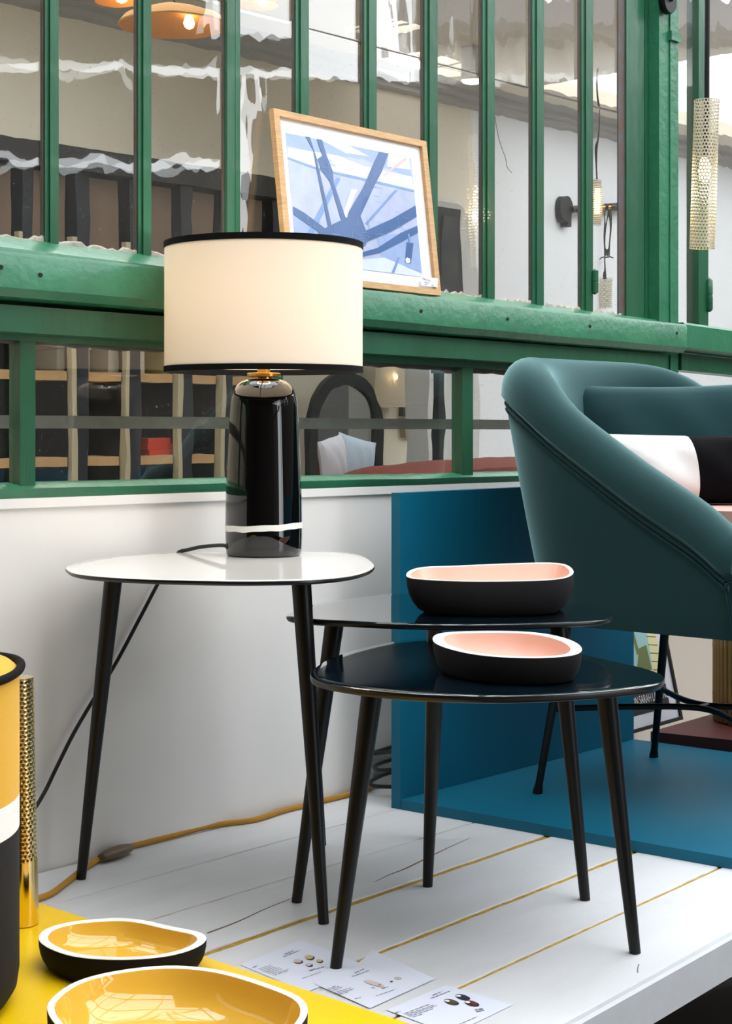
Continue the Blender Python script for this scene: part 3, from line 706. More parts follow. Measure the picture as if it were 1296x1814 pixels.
obj('front_board', loft(rows), M('white board edge', (198, 200, 203), .5, var=.04, vscale=20, bump=.06, bscale=40), plat)
for s, off in ((-1.0, .12), (.2, .2), (1.0, .12), (-.9, .9), (.8, .85)):
    p = at_s(LL[-1], s)-nF*off; obj('leg', obox(p, dF, nF, -.04, .04, -.04, .04, FZ, -.05), DARKW, plat, smooth=False)
# dark crack in one plank and scuffs on the front plank
ck = bmesh.new(); pts = [fl(*p, .0004) for p in ((663, 1562), (690, 1549), (716, 1539), (735, 1530), (757, 1519), (790, 1503), (832, 1484))]
pts = [Vector((p.x, p.y, 0)) for p in pts]
ck = tube(spline(pts, 4), [.0006+.0016*math.sin(math.pi*i/24) for i in range(25)], 6, flat=.35)
obj('crack', ck, M('crack brown', (120, 92, 70), .8), plat)
ck = tube(spline([fl(367, 1653), fl(420, 1633), fl(470, 1610), fl(530, 1586)], 6), [.0022-.0015*i/18 for i in range(19)], 6, flat=.35)
obj('crack', ck, MATS['crack brown'], plat)
ck = tube(spline([fl(1131, 1708), fl(1129, 1716), fl(1129, 1723)], 4), .0009, 6, flat=.4); obj('scuff', ck, M('scuff grey', (120, 124, 128), .8), plat)

# yellow board
A = fl(61, 1597, .06); B = fl(720, 1812, .06); dY = (B-A).normalized(); nY = Vector((dY.y, -dY.x, 0))   # nY points to the camera side
tag(obj('yellow_board', bev(obox(A, dY, nY, -.13, .765, 0, 1.0, .0015, .06), .002, 1), YELB, loc=(A.x, A.y, 0)), 'flat glossy yellow display board at the lower left corner', 'display board')

# blue open box
bA = fl(693, 1431); dP = (fl(1111, 1310, .02)-fl(711, 1413, .02)).normalized(); dQ = (fl(1296, 1540)-bA).normalized()
bx = thing('display_box', 'open petrol blue display box under the armchair', 'display box', (bA.x, bA.y, 0))
pz = .785-(873-750)*bA.y/F
obj('side_panel', bev(obox(bA, dP, dQ, 0, .86, 0, .0225, .0, pz), .0012, 1), BLUE, bx)
obj('base_panel', bev(obox(bA, dP, dQ, .0, .86, .0235, 1.55, .0, .02), .0012, 1), BLUE, bx)
obj('side_panel', bev(obox(bA, dP, dQ, 0, .86, 1.551, 1.573, .0, pz), .0012, 1), BLUE, bx)

# ================================================================== SIDE TABLES
def outline(px, z, n=120, sm=3):
    p = [fl(x, y, z) for x, y in px]; p = resample(spline(p, 10, True), n); return smooth_loop(p, sm)
def table(name, label, px, z, lac, feet, tops, thick=.0105, grp='organic three-legged side tables', lk=1.0):
    c = sum((Vector(f) for f in feet), Vector((0, 0, 0)))/3
    t = thing(name, label, 'side table', (c.x, c.y, 0), grp)
    o = outline(px, z); i1 = inset(o, .0012)
    Z = lambda q, zz: [Vector((p.x, p.y, zz)) for p in q]
    bm = loft([Z(inset(o, .007), z-thick), Z(inset(o, .002), z-thick+.0015), Z(o, z-thick*.55), Z(o, z-.0022), Z(inset(o, .0008), z-.0009)], True, (True, False))
    obj('table_edge', bm, BLACKEDGE, t, label='black rounded edge')
    bm = loft([Z(inset(o, .0008), z-.0009), Z(inset(o, .003), z), Z(inset(o, .02), z-.0004)], True, (False, True))
    obj('table_top', bm, lac, t)
    for f, q in zip(feet, tops):
        f = Vector(f); q = Vector((q[0], q[1], z-thick)); d = q-f
        pts = [f+d*k/6 for k in range(7)]
        rr = [.0085+.0075*k/6 for k in range(7)]
        obj('leg', tube(pts, rr, 24), BLACKLEG, t)
    return t
zw = .5453
table('side_table', 'tallest side table with white lacquer top carrying the lamp', [(115, 1005), (126, 1014), (150, 1018.5), (188, 1022), (254, 1025.5), (331, 1027.5), (407, 1029), (480, 1028.5), (534, 1027.5), (588, 1024), (631, 1018), (655, 1010), (663.5, 1002), (657, 993), (642, 984), (620, 979.5), (585, 977.2), (537, 976.6), (460, 976), (397, 976.6), (316, 978.5), (255, 981.5), (204, 985), (153, 993), (124, 1000)], zw, LACW,
      [fl(143.5, 1557), fl(573, 1636), fl(569.5, 1497)], [(-.43, 2.80), (-.104, 2.622), (-.118, 2.97)], thick=.0085)
table('side_table', 'middle-height side table with midnight blue top behind the lowest one', [(505.5, 1092), (509, 1087), (521, 1081.5), (556, 1070), (610, 1060), (655, 1055), (696, 1051.5), (745, 1049.5), (800, 1049), (860, 1050), (920, 1053.5), (975, 1060), (1015, 1068), (1050, 1075.5), (1076, 1084), (1084, 1091), (1078, 1096), (1060, 1099.5), (978, 1103.5), (873, 1106), (790, 1106.5), (700, 1105), (631, 1102), (556, 1098.5), (517, 1095)], .469, LACD,
      [fl(525, 1598), fl(1036, 1594), (.119, 3.093, 0)], [(-.0515, 2.715), (.3176, 2.711), (.129, 3.03)], thick=.0095)
table('side_table', 'lowest and nearest side table with midnight blue top', [(548.5, 1195), (553, 1186), (566, 1176), (580, 1167.5), (610, 1156), (653, 1144), (696, 1136), (739, 1132), (790, 1130), (840, 1130.5), (890, 1133), (940, 1138), (985, 1147), (1030, 1158.5), (1096, 1173), (1146, 1184.5), (1172, 1194), (1178, 1202), (1168, 1211), (1146, 1216), (1100, 1221), (1009, 1228.5), (894, 1233), (793, 1231.5), (700, 1226.5), (631, 1219), (577, 1210), (553, 1202)], .417, LACD,
      [fl(594.5, 1715), fl(1124.5, 1688), fl(757, 1570)], [(.0108, 2.392), (.3543, 2.430), (.116, 2.702)], thick=.0115)

# ================================================================== TABLE LAMP
lc = Vector((-.1862, 2.983, 0)); LD = lc.y
lz = lambda y: HC-(y-HY)*LD/F
lamp = thing('table_lamp', 'table lamp with black glazed base and cream drum shade', 'lamp', (lc.x, lc.y, zw))
zb = zw+.0006
prof = [(.010, zb), (.066, zb), (.0685, zb+.003), (.0700, lz(950)), (.0700, lz(925)), (.0693, lz(880)), (.0675, lz(830)), (.0652, lz(780)), (.0630, lz(735)), (.0612, lz(712)), (.0585, lz(700)), (.0545, lz(690)), (.049, lz(682)), (.041, lz(676)), (.031, lz(672.5)), (.018, lz(671)), (.004, lz(671))]
pr = []
for (r0, z0), (r1, z1) in zip(prof[:-1], prof[1:]):
    for k in range(3): pr.append((r0+(r1-r0)*k/3, z0+(z1-z0)*k/3))
pr.append(prof[-1])
base = obj('base', lathe(lc, pr, 96, caps=(True, True)), BLACKC, lamp)
rows = []
for k in range(97):
    a = 2*math.pi*k/96; up = .0030*math.cos(a-.2)+.0005*math.sin(7*a); row = []
    za, zt = lz(937)+up+.0004*math.sin(13*a), lz(926.5)+up
    for r, z in ((.0690, za), (.07045, za), (.07050, (za+zt)/2), (.07045, zt), (.0690, zt)): row.append(Vector((lc.x+r*math.cos(a), lc.y+r*math.sin(a), z)))
    rows.append(row)
obj('stripe', loft(rows, True, (False, False)), RIMW, base, label='white painted ring')
obj('neck', lathe(lc, [(.004, lz(672)), (.016, lz(671.5)), (.016, lz(668.5)), (.030, lz(668)), (.031, lz(667)), (.031, lz(662)), (.029, lz(661)), (.012, lz(660)), (.012, lz(600)), (.004, lz(600))], 40), BRASS, lamp, label='brass collar')
Rz = .1800; zt, zbt = lz(434), lz(657)
shade = obj('shade', lathe(lc, [(Rz, zbt), (Rz, zbt+.03), (Rz, zt-.03), (Rz, zt), (Rz-.0016, zt), (Rz-.0016, zbt), (Rz, zbt)], 128), CREAM, lamp)
for z0, z1 in ((zbt-.003, zbt+.0075), (zt-.0085, zt+.003)):
    obj('trim', lathe(lc, [(Rz-.0028, z0), (Rz+.0012, z0), (Rz+.0012, z1), (Rz-.0028, z1), (Rz-.0028, z0)], 128), BLACKT, shade, label='black tape edging')
sb = bmesh.new()
for k in range(3):
    a = 2*math.pi*k/3+.4; tube([(lc.x, lc.y, zbt+.05), (lc.x+(Rz-.002)*math.cos(a), lc.y+(Rz-.002)*math.sin(a), zbt+.012)], .0022, 8, sb)
obj('spider', sb, BRASS, shade)
obj('bulb', lathe(lc, [(.012, lz(600)), (.016, lz(590)), (.030, lz(565)), (.030, lz(550)), (.016, lz(532)), (.002, lz(528))], 24), M('opal bulb', (250, 244, 230), emit=(255, 214, 150), estr=3), lamp)
bulb('lamp_glow', (lc.x, lc.y, lz(540)), 5.0, (1, .90, .76), .04)
e1 = dz(316, 979, 3.045)
cp = [dz(404, 971, 2.96), dz(398, 966.5, 2.965), dz(380, 966.5, 2.985), dz(355, 969, 3.01), dz(335, 973.5, 3.03), e1, Vector((e1.x-.012, e1.y+.018, e1.z-.02))]
tl_ = [(300, 1000, .012), (280, 1033, .014), (245, 1100, .016), (205, 1175, .018), (165, 1240, .02), (130, 1300, .022), (100, 1360, .024), (78, 1405, .026), (55, 1440, .03), (20, 1475, .04), (-30, 1520, .05)]
cp += [wpt(x, y, n) for x, y, n in tl_]
obj('cord', tube(spline(cp, 6), .0036, 10), CORDB, lamp, label='black cord trailing off the table')

# ================================================================== BOWLS
def bowl(label, rim_px, z_front, z_back, zbase, base_scale, rimw, glaze, grp, base_shift=(0, 0), bulge=.12, spec=None):
    # rim outline: picture points projected on the (slightly tilted) rim level
    ys = [y for _, y in rim_px]; y0, y1 = min(ys), max(ys)
    P = []
    for x, y in rim_px:
        f = (y-y0)/(y1-y0); P.append(fl(x, y, z_back+(z_front-z_back)*f))
    P = smooth_loop(resample(spline(P, 8, True), 72), 3); n = len(P)
    c = sum(P, Vector((0, 0, 0)))/n; cb = Vector((c.x+base_shift[0], c.y+base_shift[1], 0))
    def ring(s, f, inner=0.0):
        o = inset(P, inner) if inner else P
        return [Vector((cb.x+(p.x-c.x)*s+(c.x-cb.x)*f, cb.y+(p.y-c.y)*s+(c.y-cb.y)*f, zbase+(p.z-zbase)*f)) for p in o]
    t = thing('bowl', label, 'bowl', (cb.x, cb.y, zbase), grp)
    outer = [(base_scale*.94, 0), (base_scale, .02), (base_scale+(1-base_scale)*.36, .12), (base_scale+(1-base_scale)*.66, .30), (base_scale+(1-base_scale)*.87, .52), (base_scale+(1-base_scale)*.98, .74), (1.0, .90), (.999, .985)]
    obj('shell', loft([ring(s, f) for s, f in outer], True, (True, False)), BISQUE, t, label='matt black outer shell')
    rr = [ring(.999, .985), ring(1.0, .992), ring(.998, 1.0), ring(1.0, 1.004, rimw*.3), ring(1.0, 1.002, rimw*.75), ring(1.0, .985, rimw)]
    obj('rim', loft(rr, True, (False, False)), RIMW, t, label='white rim')
    ri = [ring(1.0, .985, rimw), ring(.985, .90, rimw), ring(.955, .72, rimw), ring(.90, .50, rimw), ring(.80, .30, rimw), ring(.62, .20, rimw), ring(.35, .165, rimw), ring(.08, .16, rimw)]
    obj('glaze', loft(ri, True, (False, True)), glaze, t)
    return t
bowl('larger pink lined black bowl on the middle dark table', [(718.5, 1018), (726, 1010), (749, 1004), (800, 1002.5), (854, 1000), (920, 997.5), (978, 996.5), (1000, 999), (1012, 1006), (1016, 1014), (1008, 1021), (993, 1025), (955, 1028), (916, 1029), (870, 1029.5), (823, 1029.5), (780, 1028), (746, 1026), (724, 1024)], .527, .537, .469, .80, .0068, PINKG, 'pink lined bowls', base_shift=(0, -.02))
bowl('smaller pink lined black bowl on the lowest dark table', [(765.4, 1130), (773, 1123), (792.6, 1119.5), (833, 1118), (873, 1117.5), (912, 1118), (947, 1120), (975, 1124), (1003, 1131), (1024, 1140.5), (1031, 1150), (1026, 1157), (1008, 1162), (970, 1165), (931, 1165.5), (890, 1164), (854, 1161), (820, 1155.5), (788, 1147), (770, 1139)], .457, .466, .417, .86, .0165, PINKG, 'pink lined bowls', base_shift=(0, -.005))
bowl('small yellow glazed black bowl on the yellow board', [(67, 1661), (76, 1648), (100, 1638), (140, 1630.5), (190, 1626.5), (224, 1626), (262, 1631), (300, 1640), (351, 1650), (364, 1656), (366, 1666), (345, 1680), (305.6, 1692), (255, 1698.5), (203.7, 1700), (160, 1698), (127, 1693.6), (96, 1684), (74, 1672)], .099, .098, .06, .86, .0125, YELG, 'yellow glazed bowls')
bowl('large yellow glazed black bowl in front, cut by the lower edge', [(80.5, 1783), (95, 1764), (120, 1745), (153, 1731), (220, 1717), (305, 1709.5), (382, 1716.5), (430, 1728), (484, 1746), (530, 1764), (545, 1780), (544, 1800), (520, 1828), (470, 1852), (390, 1872), (300, 1880), (210, 1874), (140, 1850), (98, 1815)], .122, .12, .06, .84, .0085, YELG, 'yellow glazed bowls')

# ================================================================== POUF AND BRASS TUBE
pc = Vector((-.434-.215, 2.03, 0)); R = .215; pzt = .474
pf = thing('pouf', 'round velvet pouf banded yellow, white and black at the left edge', 'pouf', (pc.x, pc.y, .06))
def band(z0, z1, mat, nm, lab, r0=R, r1=R, wav=0): 
    k = 6; return obj(nm, lathe(pc, [(r0+(r1-r0)*i/k, z0+(z1-z0)*i/k) for i in range(k+1)], 96), mat, pf, label=lab)
obj('black_band', lathe(pc, [(.02, .0605), (R-.03, .0605), (R-.012, .066), (R-.003, .08), (R, .10), (R, .18), (R, .2785)], 96, caps=(True, False)), VELB, pf, label='black velvet lower band')
band(.2785, .3195, VELW, 'white_band', 'white velvet middle band'); band(.3195, pzt, VELY, 'yellow_band', 'yellow velvet upper band')
obj('yellow_top', lathe(pc, [(R, pzt), (R-.01, pzt+.008), (R-.05, pzt+.02), (R-.12, pzt+.028), (.01, pzt+.03)], 96, caps=(False, True)), VELY, pf)
rp = [(pc.x+(R+.002)*math.cos(2*math.pi*k/96), pc.y+(R+.002)*math.sin(2*math.pi*k/96), pzt+.003+.002*math.sin(5*2*math.pi*k/96)) for k in range(97)]
obj('piping', tube(rp, .0055, 10, caps=False), BLACKT, pf, label='black piping')

tb = Vector((-.4955, 2.37, .0605)); tt = Vector((-.503, 2.37, .0)); tt.z = HC-(1203-750)*2.37/F
bl = thing('tube_lamp', 'slim perforated polished brass tube lamp beside the pouf', 'lamp', tb)
f_ = tb.lerp(tt, .262)
obj('foot', tube([tb, tb.lerp(tt, .004), tb.lerp(tt, .01), f_], [.0205, .0215, .022, .022], 40), BRASSP, bl)
obj('perforated_tube', perf(f_, tt, .0218, 22, 44, .0021), BRASSP, bl); obj('inner_tube', tube([f_, tt-UPZ*.004], .017, 30), M('inner amber', (150, 92, 36), .4, metal=.6), bl)
obj('cap', tube([tt, tt+UPZ*.003], .0222, 40), BRASSP, bl)

# ================================================================== CORDS ON THE FLOOR
cd = thing('power_cord', 'gold textile power cord with inline switch along the wall foot', 'power cord', fl(207, 1508))
pts = [(30, 1612, .003), (62, 1594, .0), (90, 1583, 0), (120, 1561, 0), (150, 1537, 0), (182, 1518, 0)]
z_ = .0058
obj('cord', tube(spline([fl(x, y, z_) for x, y, _ in pts], 8), .0052, 10), CORDY, cd)
obj('cord', tube(spline([fl(228, 1500, z_)]+[fl(x, y, z_) for x, y in ((262, 1492), (300, 1482), (380, 1462), (450, 1452))]+[W(wt(x, .012), .012, z_) for x in (500, 540, 580, 620, 655)], 8), .0052, 10), CORDY, cd)
p, q = fl(180, 1519, .011), fl(231, 1500, .011)
obj('switch', tube([p.lerp(q, k/12) for k in range(13)], [.002+.0145*math.sin(math.pi*min(1, max(0, .08+.84*k/12)))**.5 for k in range(13)], 20, flat=.62), BRONZE, cd, label='bronze oval switch')
cc = thing('cable_coil', 'black cable coiled on the planks between wall and blue box', 'cable', (.03, 3.45, 0))
gm = fl(676, 1408); pts = []
for k in range(70):
    a = k*.30; zz = .006+.0016*k
    r = .052+.006*math.sin(k*.7)
    pts.append(gm+Vector((.042, .045, 0))*1.0+Vector((dP.x, dP.y, 0))*(r*1.5*math.cos(a))+Vector((dP.y, -dP.x, 0))*(.046*math.sin(a))+UPZ*(zz+.02*math.sin(a)*(k/70)))
pts += [fl(676, 1408)+Vector((.03, .06, .16)), fl(676, 1408)+Vector((.055, .09, .22)), fl(676, 1408)+Vector((.12, .17, .27))]
obj('cable', tube(spline(pts, 2), .0042, 8), CORDB, cc)

# ================================================================== PAPER SHEETS
def sheet(label, cor, z, marks, curl=0.0):
    c = sum((fl(x, y, z) for x, y in cor), Vector((0, 0, 0)))/4
    s = thing('info_sheet', label, 'paper sheet', (c.x, c.y, 0), 'printed information sheets')
    K = 8; g = [fl(x, y, z) for x, y in cor]; rows = []
    for i in range(K+1):
        a, b = g[0].lerp(g[1], i/K), g[3].lerp(g[2], i/K); row = []
        for j in range(K+1):
            p = a.lerp(b, j/K); p.z = z+curl*max(0, (i/K-.6)/.4)**2*(1-j/K); row.append(p)
        rows.append(row)
    bm = bmesh.new(); V = [[bm.verts.new(p) for p in r] for r in rows]
    for i in range(K):
        for j in range(K): bm.faces.new((V[i][j], V[i+1][j], V[i+1][j+1], V[i][j+1]))
    obj('sheet', bm, PAPER, s, smooth=False)
    ink = bmesh.new()
    for (x0, y0, x1, y1, w) in marks['lines']:
        a, b = fl(x0, y0, z+.0007), fl(x1, y1, z+.0007); d = (b-a); L = d.length; d = d.normalized(); nn = Vector((d.y, -d.x, 0))*w*.00055
        x = 0
        while x < L:                          # short strokes like words
            l = min(L-x, random.uniform(.004, .011)); p, q = a+d*x, a+d*(x+l); rect(p-nn, q-nn, q+nn, p+nn, ink); x += l+.0018
    obj('printed_text', ink, SCRIB, s, smooth=False, label='small grey printed lines')['kind'] = 'stuff'
    for (x, y, rx, ry, ang, mt) in marks['pics']:
        b = bmesh.new(); ca, sa = math.cos(ang), math.sin(ang)
        b.faces.new([b.verts.new(fl(x+rx*math.cos(k*math.pi/9)*ca-ry*math.sin(k*math.pi/9)*sa, y+rx*math.cos(k*math.pi/9)*sa+ry*math.sin(k*math.pi/9)*ca, z+.0006+mt[1])) for k in range(18)])
        obj('printed_picture', b, mt[0], s, smooth=False)
q3 = lambda x, y: (420+x*.1852, 1660+y*.1852); q4 = lambda x, y: (620+x*.2315, 1680+y*.2315)
def ln(q, *l): return [q(a, b)+q(c, d)+(w,) for a, b, c, d, w in l]
inkd = (M('print dark', (40, 36, 40), .6), 0); inkd2 = (MATS['print dark'], .0)
tan_ = (M('print sand', (206, 180, 130), .6), .0002); pk = (M('print blush', (214, 190, 186), .6), .0002); olv = (M('print olive', (84, 70, 34), .6), .0002); wne = (M('print wine', (92, 30, 40), .6), .0002); blk = (M('print slate', (34, 40, 52), .6), .0002); wht = (M('print white', (226, 226, 230), .6), .0003)
pics = []
for x, y, rx, ry, mt in ((690, 192, 45, 22, tan_), (580, 230, 43, 20, pk), (785, 227, 31, 15, tan_), (685, 264, 33, 15, pk)):
    a, b = q3(x+6, y+4); pics.append((a, b, rx*.185, ry*.185, .05, inkd)); a, b = q3(x-3, y-2); pics.append((a, b, rx*.165, ry*.165, .05, mt))
sheet('leftmost printed sheet, with four small round pictures, under the table foot', [(426, 1709), (534, 1664), (652, 1712), (542, 1758)], .0009,
      dict(lines=ln(q3, (455, 162, 535, 130, 2), (440, 186, 600, 125, 1.6), (150, 290, 195, 270, 2), (205, 305, 320, 266, 1.3), (225, 316, 340, 278, 1.3), (250, 326, 375, 284, 1.3), (270, 336, 410, 290, 1.3), (300, 345, 430, 302, 1.3), (330, 355, 490, 306, 1.3), (355, 364, 490, 318, 1.3), (690, 322, 745, 300, 3), (760, 303, 830, 280, 2), (620, 396, 800, 332, 1.2)), pics=pics))
pics = []
for x, y, rx, ry, an, mt in ((185, 268, 80, 15, .27, pk), (365, 228, 30, 10, .05, (M('print grey', (190, 184, 176), .6), .0002)), (316, 253, 11, 6, 0, inkd), (225, 279, 14, 6, .2, (M('print tan', (176, 130, 96), .6), .0003))):
    a, b = q4(x, y); pics.append((a, b, rx*.2315, ry*.2315, an, mt))
sheet('middle printed sheet with a curled corner and a pale pink picture', [(555, 1742), (659, 1697), (770, 1734), (655, 1786)], .0016,
      dict(lines=ln(q4, (35, 188, 108, 156, 2), (15, 216, 180, 155, 1.8), (200, 362, 347, 312, 1.3), (245, 306, 290, 292, 2), (163, 300, 188, 300, 2))+ln(q3, (780, 497, 815, 486, 2), (850, 505, 940, 465, 1.4), (870, 512, 975, 468, 1.4), (890, 522, 1010, 474, 1.4), (915, 532, 1085, 484, 1.4), (940, 542, 1120, 492, 1.4), (965, 551, 1060, 522, 1.4), (1120, 590, 1180, 575, 1.4)), pics=pics), curl=.012)
pics = []
for x, y, mt in ((858, 371, blk), (772, 408, olv), (928, 419, wne)):
    a, b = q4(x+6, y+4); pics.append((a, b, 56*.2315, 19*.2315, .2, inkd)); a, b = q4(x-2, y-3); pics.append((a, b, 52*.2315, 16*.2315, .2, mt)); a, b = q4(x-30, y-8); pics.append((a, b, 20*.2315, 8*.2315, .1, wht))
sheet('rightmost printed sheet, with three dark oblong bowl pictures', [(684, 1789), (789, 1745), (908, 1780), (800, 1832)], .0009,
      dict(lines=ln(q4, (630, 358, 700, 330, 1.8), (615, 382, 765, 324, 1.6), (410, 500, 605, 426, 1.3), (430, 505, 640, 432, 1.3), (440, 513, 662, 436, 1.3), (455, 520, 640, 458, 1.3), (480, 524, 550, 503, 1.3), (345, 494, 385, 480, 2), (955, 470, 1020, 458, 3), (965, 484, 1022, 470, 3), (835, 580, 972, 521, 1.3)), pics=pics))

# ================================================================== OAK PICTURE FRAME ON THE LEDGE
nb = .048; tR, zR = wp(781.5, 521, nb)
tL = wt(486, .004); Wd = tR-tL+.004
zbot = 1.079-.0125*(tL+tR)/2+.0005
uax = (WD+UPZ*(-.0125)).normalized(); lean = math.atan2(.043, .345); vax = (UPZ*math.cos(lean)-WN*math.sin(lean)+UPZ*0).normalized(); nax = uax.cross(vax)*-1
nax = WN*math.cos(lean)+UPZ*math.sin(lean)
Ht = .348; fo = W(tR-Wd, nb, zbot+.0125*Wd/2)
def fp(u, v, n=0): return fo+uax*(u*Wd)+vax*(v*Ht)+nax*n
fr = thing('picture_frame', 'oak framed blue and white print leaning on the green ledge', 'picture frame', fo+uax*Wd/2)
fu, fv = .034, .040
def rail(a, b, c, d):
    return bev(hexa(bmesh.new(), [fp(*a, -.013), fp(*b, -.013), fp(*c, -.013), fp(*d, -.013), fp(*a), fp(*b), fp(*c), fp(*d)]), .001, 1)
for q in (((0, 0), (1, 0), (1-fu, fv), (fu, fv)), ((fu, 1-fv), (1-fu, 1-fv), (1, 1), (0, 1)), ((0, 0), (fu, fv), (fu, 1-fv), (0, 1)), ((1-fu, fv), (1, 0), (1, 1), (1-fu, 1-fv))): obj('rail', rail(*q), OAK, fr)
obj('mount', rect(fp(fu, fv, -.009), fp(1-fu, fv, -.009), fp(1-fu, 1-fv, -.009), fp(fu, 1-fv, -.009)), MATB, fr, smooth=False, label='white mount')
obj('back_board', rect(fp(.01, .01, -.0131), fp(.99, .01, -.0131), fp(.99, .99, -.0131), fp(.01, .99, -.0131)), DARKW, fr, smooth=False)
def pm(n, c, v=.12): return M('print '+n, c, .35, coat=.3, var=v, vscale=25)
S1, S2, S3, DB, MB_, RD, WB = pm('sky', (146, 168, 212)), pm('pale', (204, 215, 238), .04), pm('mist', (172, 182, 212)), pm('deep blue', (40, 88, 146)), pm('mid blue', (110, 146, 196)), pm('rose', (220, 176, 182), .05), pm('white light', (244, 248, 252), .02)
polys = [
 (S3, [(.077, .876), (.9, .876), (.896, .112), (.077, .115)]),
 (S1, [(.079, .876), (.479, .878), (.874, .879), (.889, .746), (.566, .809), (.305, .791), (.08, .80)]),
 (S2, [(.083, .789), (.225, .794), (.40, .80), (.561, .766), (.889, .756), (.896, .675), (.496, .692), (.26, .70), (.078, .734)]),
 (S2, [(.30, .876), (.48, .876), (.60, .835), (.45, .825)]), (S2, [(.74, .876), (.88, .876), (.889, .80), (.72, .79)]),
 (MB_, [(.078, .73), (.26, .699), (.496, .692), (.896, .67), (.894, .657), (.494, .675), (.259, .686), (.077, .72)]),
 (S1, [(.08, .42), (.22, .33), (.23, .233), (.30, .116), (.08, .115)]), (S1, [(.60, .35), (.894, .39), (.895, .14), (.62, .21)]),
 (S2, [(.457, .169), (.643, .207), (.888, .137), (.895, .113), (.433, .116)]),
 (MB_, [(.10, .20), (.14, .20), (.40, .66), (.37, .66)]), (MB_, [(.53, .40), (.55, .40), (.78, .65), (.76, .65)]), (MB_, [(.68, .116), (.70, .116), (.75, .22), (.735, .22)]),
 (WB, [(.462, .602), (.502, .609), (.411, .424), (.395, .446)]),
 (RD, [(.684, .727), (.853, .874), (.862, .857), (.705, .735)]),
 (DB, [(.199, .878), (.226, .879), (.257, .757), (.313, .359), (.29, .348), (.25, .689), (.24, .803)]),
 (DB, [(.269, .876), (.301, .879), (.322, .787), (.353, .692), (.352, .624), (.41, .415), (.38, .394), (.328, .628), (.277, .694), (.261, .753), (.295, .78)]),
 (DB, [(.676, .875), (.739, .877), (.676, .743), (.627, .664), (.507, .446), (.418, .408), (.434, .461), (.547, .633), (.609, .756)]),
 (DB, [(.266, .336), (.409, .42), (.507, .446), (.535, .356), (.525, .27), (.442, .201), (.40, .15), (.27, .15), (.229, .233), (.224, .31)]),
 (DB, [(.083, .44), (.152, .41), (.275, .333), (.253, .298), (.224, .31), (.082, .391)]),
 (DB, [(.525, .355), (.722, .461), (.894, .571), (.896, .5), (.713, .381), (.527, .287)]),
 (DB, [(.442, .201), (.601, .262), (.773, .38), (.894, .441), (.894, .396), (.766, .317), (.617, .234), (.439, .175)]),
 (DB, [(.807, .323), (.854, .324), (.822, .192), (.782, .196)]), (MB_, [(.82, .38), (.832, .38), (.836, .322), (.822, .322)]), (WB, [(.786, .216), (.80, .226), (.818, .22), (.817, .198), (.80, .19), (.786, .195)]),
]
bm = bmesh.new(); mats = []
for k, (m_, pl_) in enumerate(polys):
    f = bm.faces.new([bm.verts.new(fp(u, v, -.0086+k*.00006)) for u, v in pl_])
    if m_ not in mats: mats.append(m_)
    f.material_index = mats.index(m_)
obj('print', bm, mats, fr, smooth=False, label='blue print of dark beams against a pale sky')
bm = bmesh.new(); random.seed(9)
for k in range(70):                           # fine pale engraved lines over the dark shapes
    u, v = random.choice([(.35, .3), (.45, .28), (.5, .36), (.6, .4), (.57, .6), (.62, .66), (.31, .7), (.75, .45), (.17, .38)]); u += random.uniform(-.05, .05); v += random.uniform(-.06, .06); l = random.uniform(.02, .06)
    if random.random() < .5: q = [(u, v), (u+l, v), (u+l, v+.0022), (u, v+.0022)]
    else: q = [(u, v), (u+.0018, v), (u+.0018, v+l), (u, v+l)]
    rect(*[fp(a, b, -.0068) for a, b in q], bm=bm)
obj('print_lines', bm, MB_, fr, smooth=False)['kind'] = 'stuff'
obj('price_tag', rect(fp(.862, .05, .001), fp(.975, .051, .001), fp(.985, .108, .001), fp(.866, .112, .001)), M('tag paper', (232, 230, 238), .6), fr, smooth=False)
bm = bmesh.new(); random.seed(3)
def stroke(pts, bm=bm):
    tube([fp(u, v, .0016) for u, v in pts], .0004, 5, bm)
for u0, v0, n, h in ((.868, .096, 8, .012), (.88, .076, 5, .012), (.882, .060, 2, .010), (.93, .060, 2, .010)):
    stroke([(u0+.008*i*.9+random.uniform(-.002, .002), v0-.0012*i+h*(.5 if i % 2 else -.3)+random.uniform(-.002, .002)) for i in range(n+1)])
obj('handwriting', bm, SCRIB, fr)['kind'] = 'stuff'

# ================================================================== ARMCHAIR
O = Vector((.507, 3.57, 0)); U = Vector((.77, -.638, 0)).normalized(); Vv = Vector((.638, .77, 0)).normalized()
def ch(u, v, z): return O+U*u+Vv*v+UPZ*z
chair = thing('armchair', 'teal velvet tub armchair on thin black legs in the blue box', 'armchair', (O.x, O.y, .02))
def lerp_tab(x, tab):
    if x <= tab[0][0]: return tab[0][1]
    for (a, b), (c, d) in zip(tab[:-1], tab[1:]):
        if x <= c: return b+(d-b)*(x-a)/(c-a)
    return tab[-1][1]
ztab = [(-.10, .838), (-.05, .832), (.0, .815), (.05, .792), (.086, .768), (.174, .7095), (.25, .660), (.314, .619), (.38, .582), (.436, .551), (.475, .522), (.51, .49)]
def zs(u): return (lerp_tab(u-.02, ztab)+lerp_tab(u, ztab)+lerp_tab(u+.02, ztab))/3
UE, UC, HW, BK = .50, .17, .385, .29          # arm end, ellipse centre, half width, back depth
plan = []
NS, NA = 16, 40
ex = 2.35
for k in range(NS): plan.append((UE-(UE-UC)*k/NS, -1.0, 'n'))
for k in range(NA+1):
    th = math.pi*k/NA; c_, s_ = math.cos(th), math.sin(th)
    plan.append((UC-BK*abs(s_)**(2/ex), -math.copysign(abs(c_)**(2/ex), c_), 'b'))
for k in range(1, NS+1): plan.append((UC+(UE-UC)*k/NS, 1.0, 'f'))
pl2 = [Vector((u, v*HW, 0)) for u, v, _ in plan]; rows = []
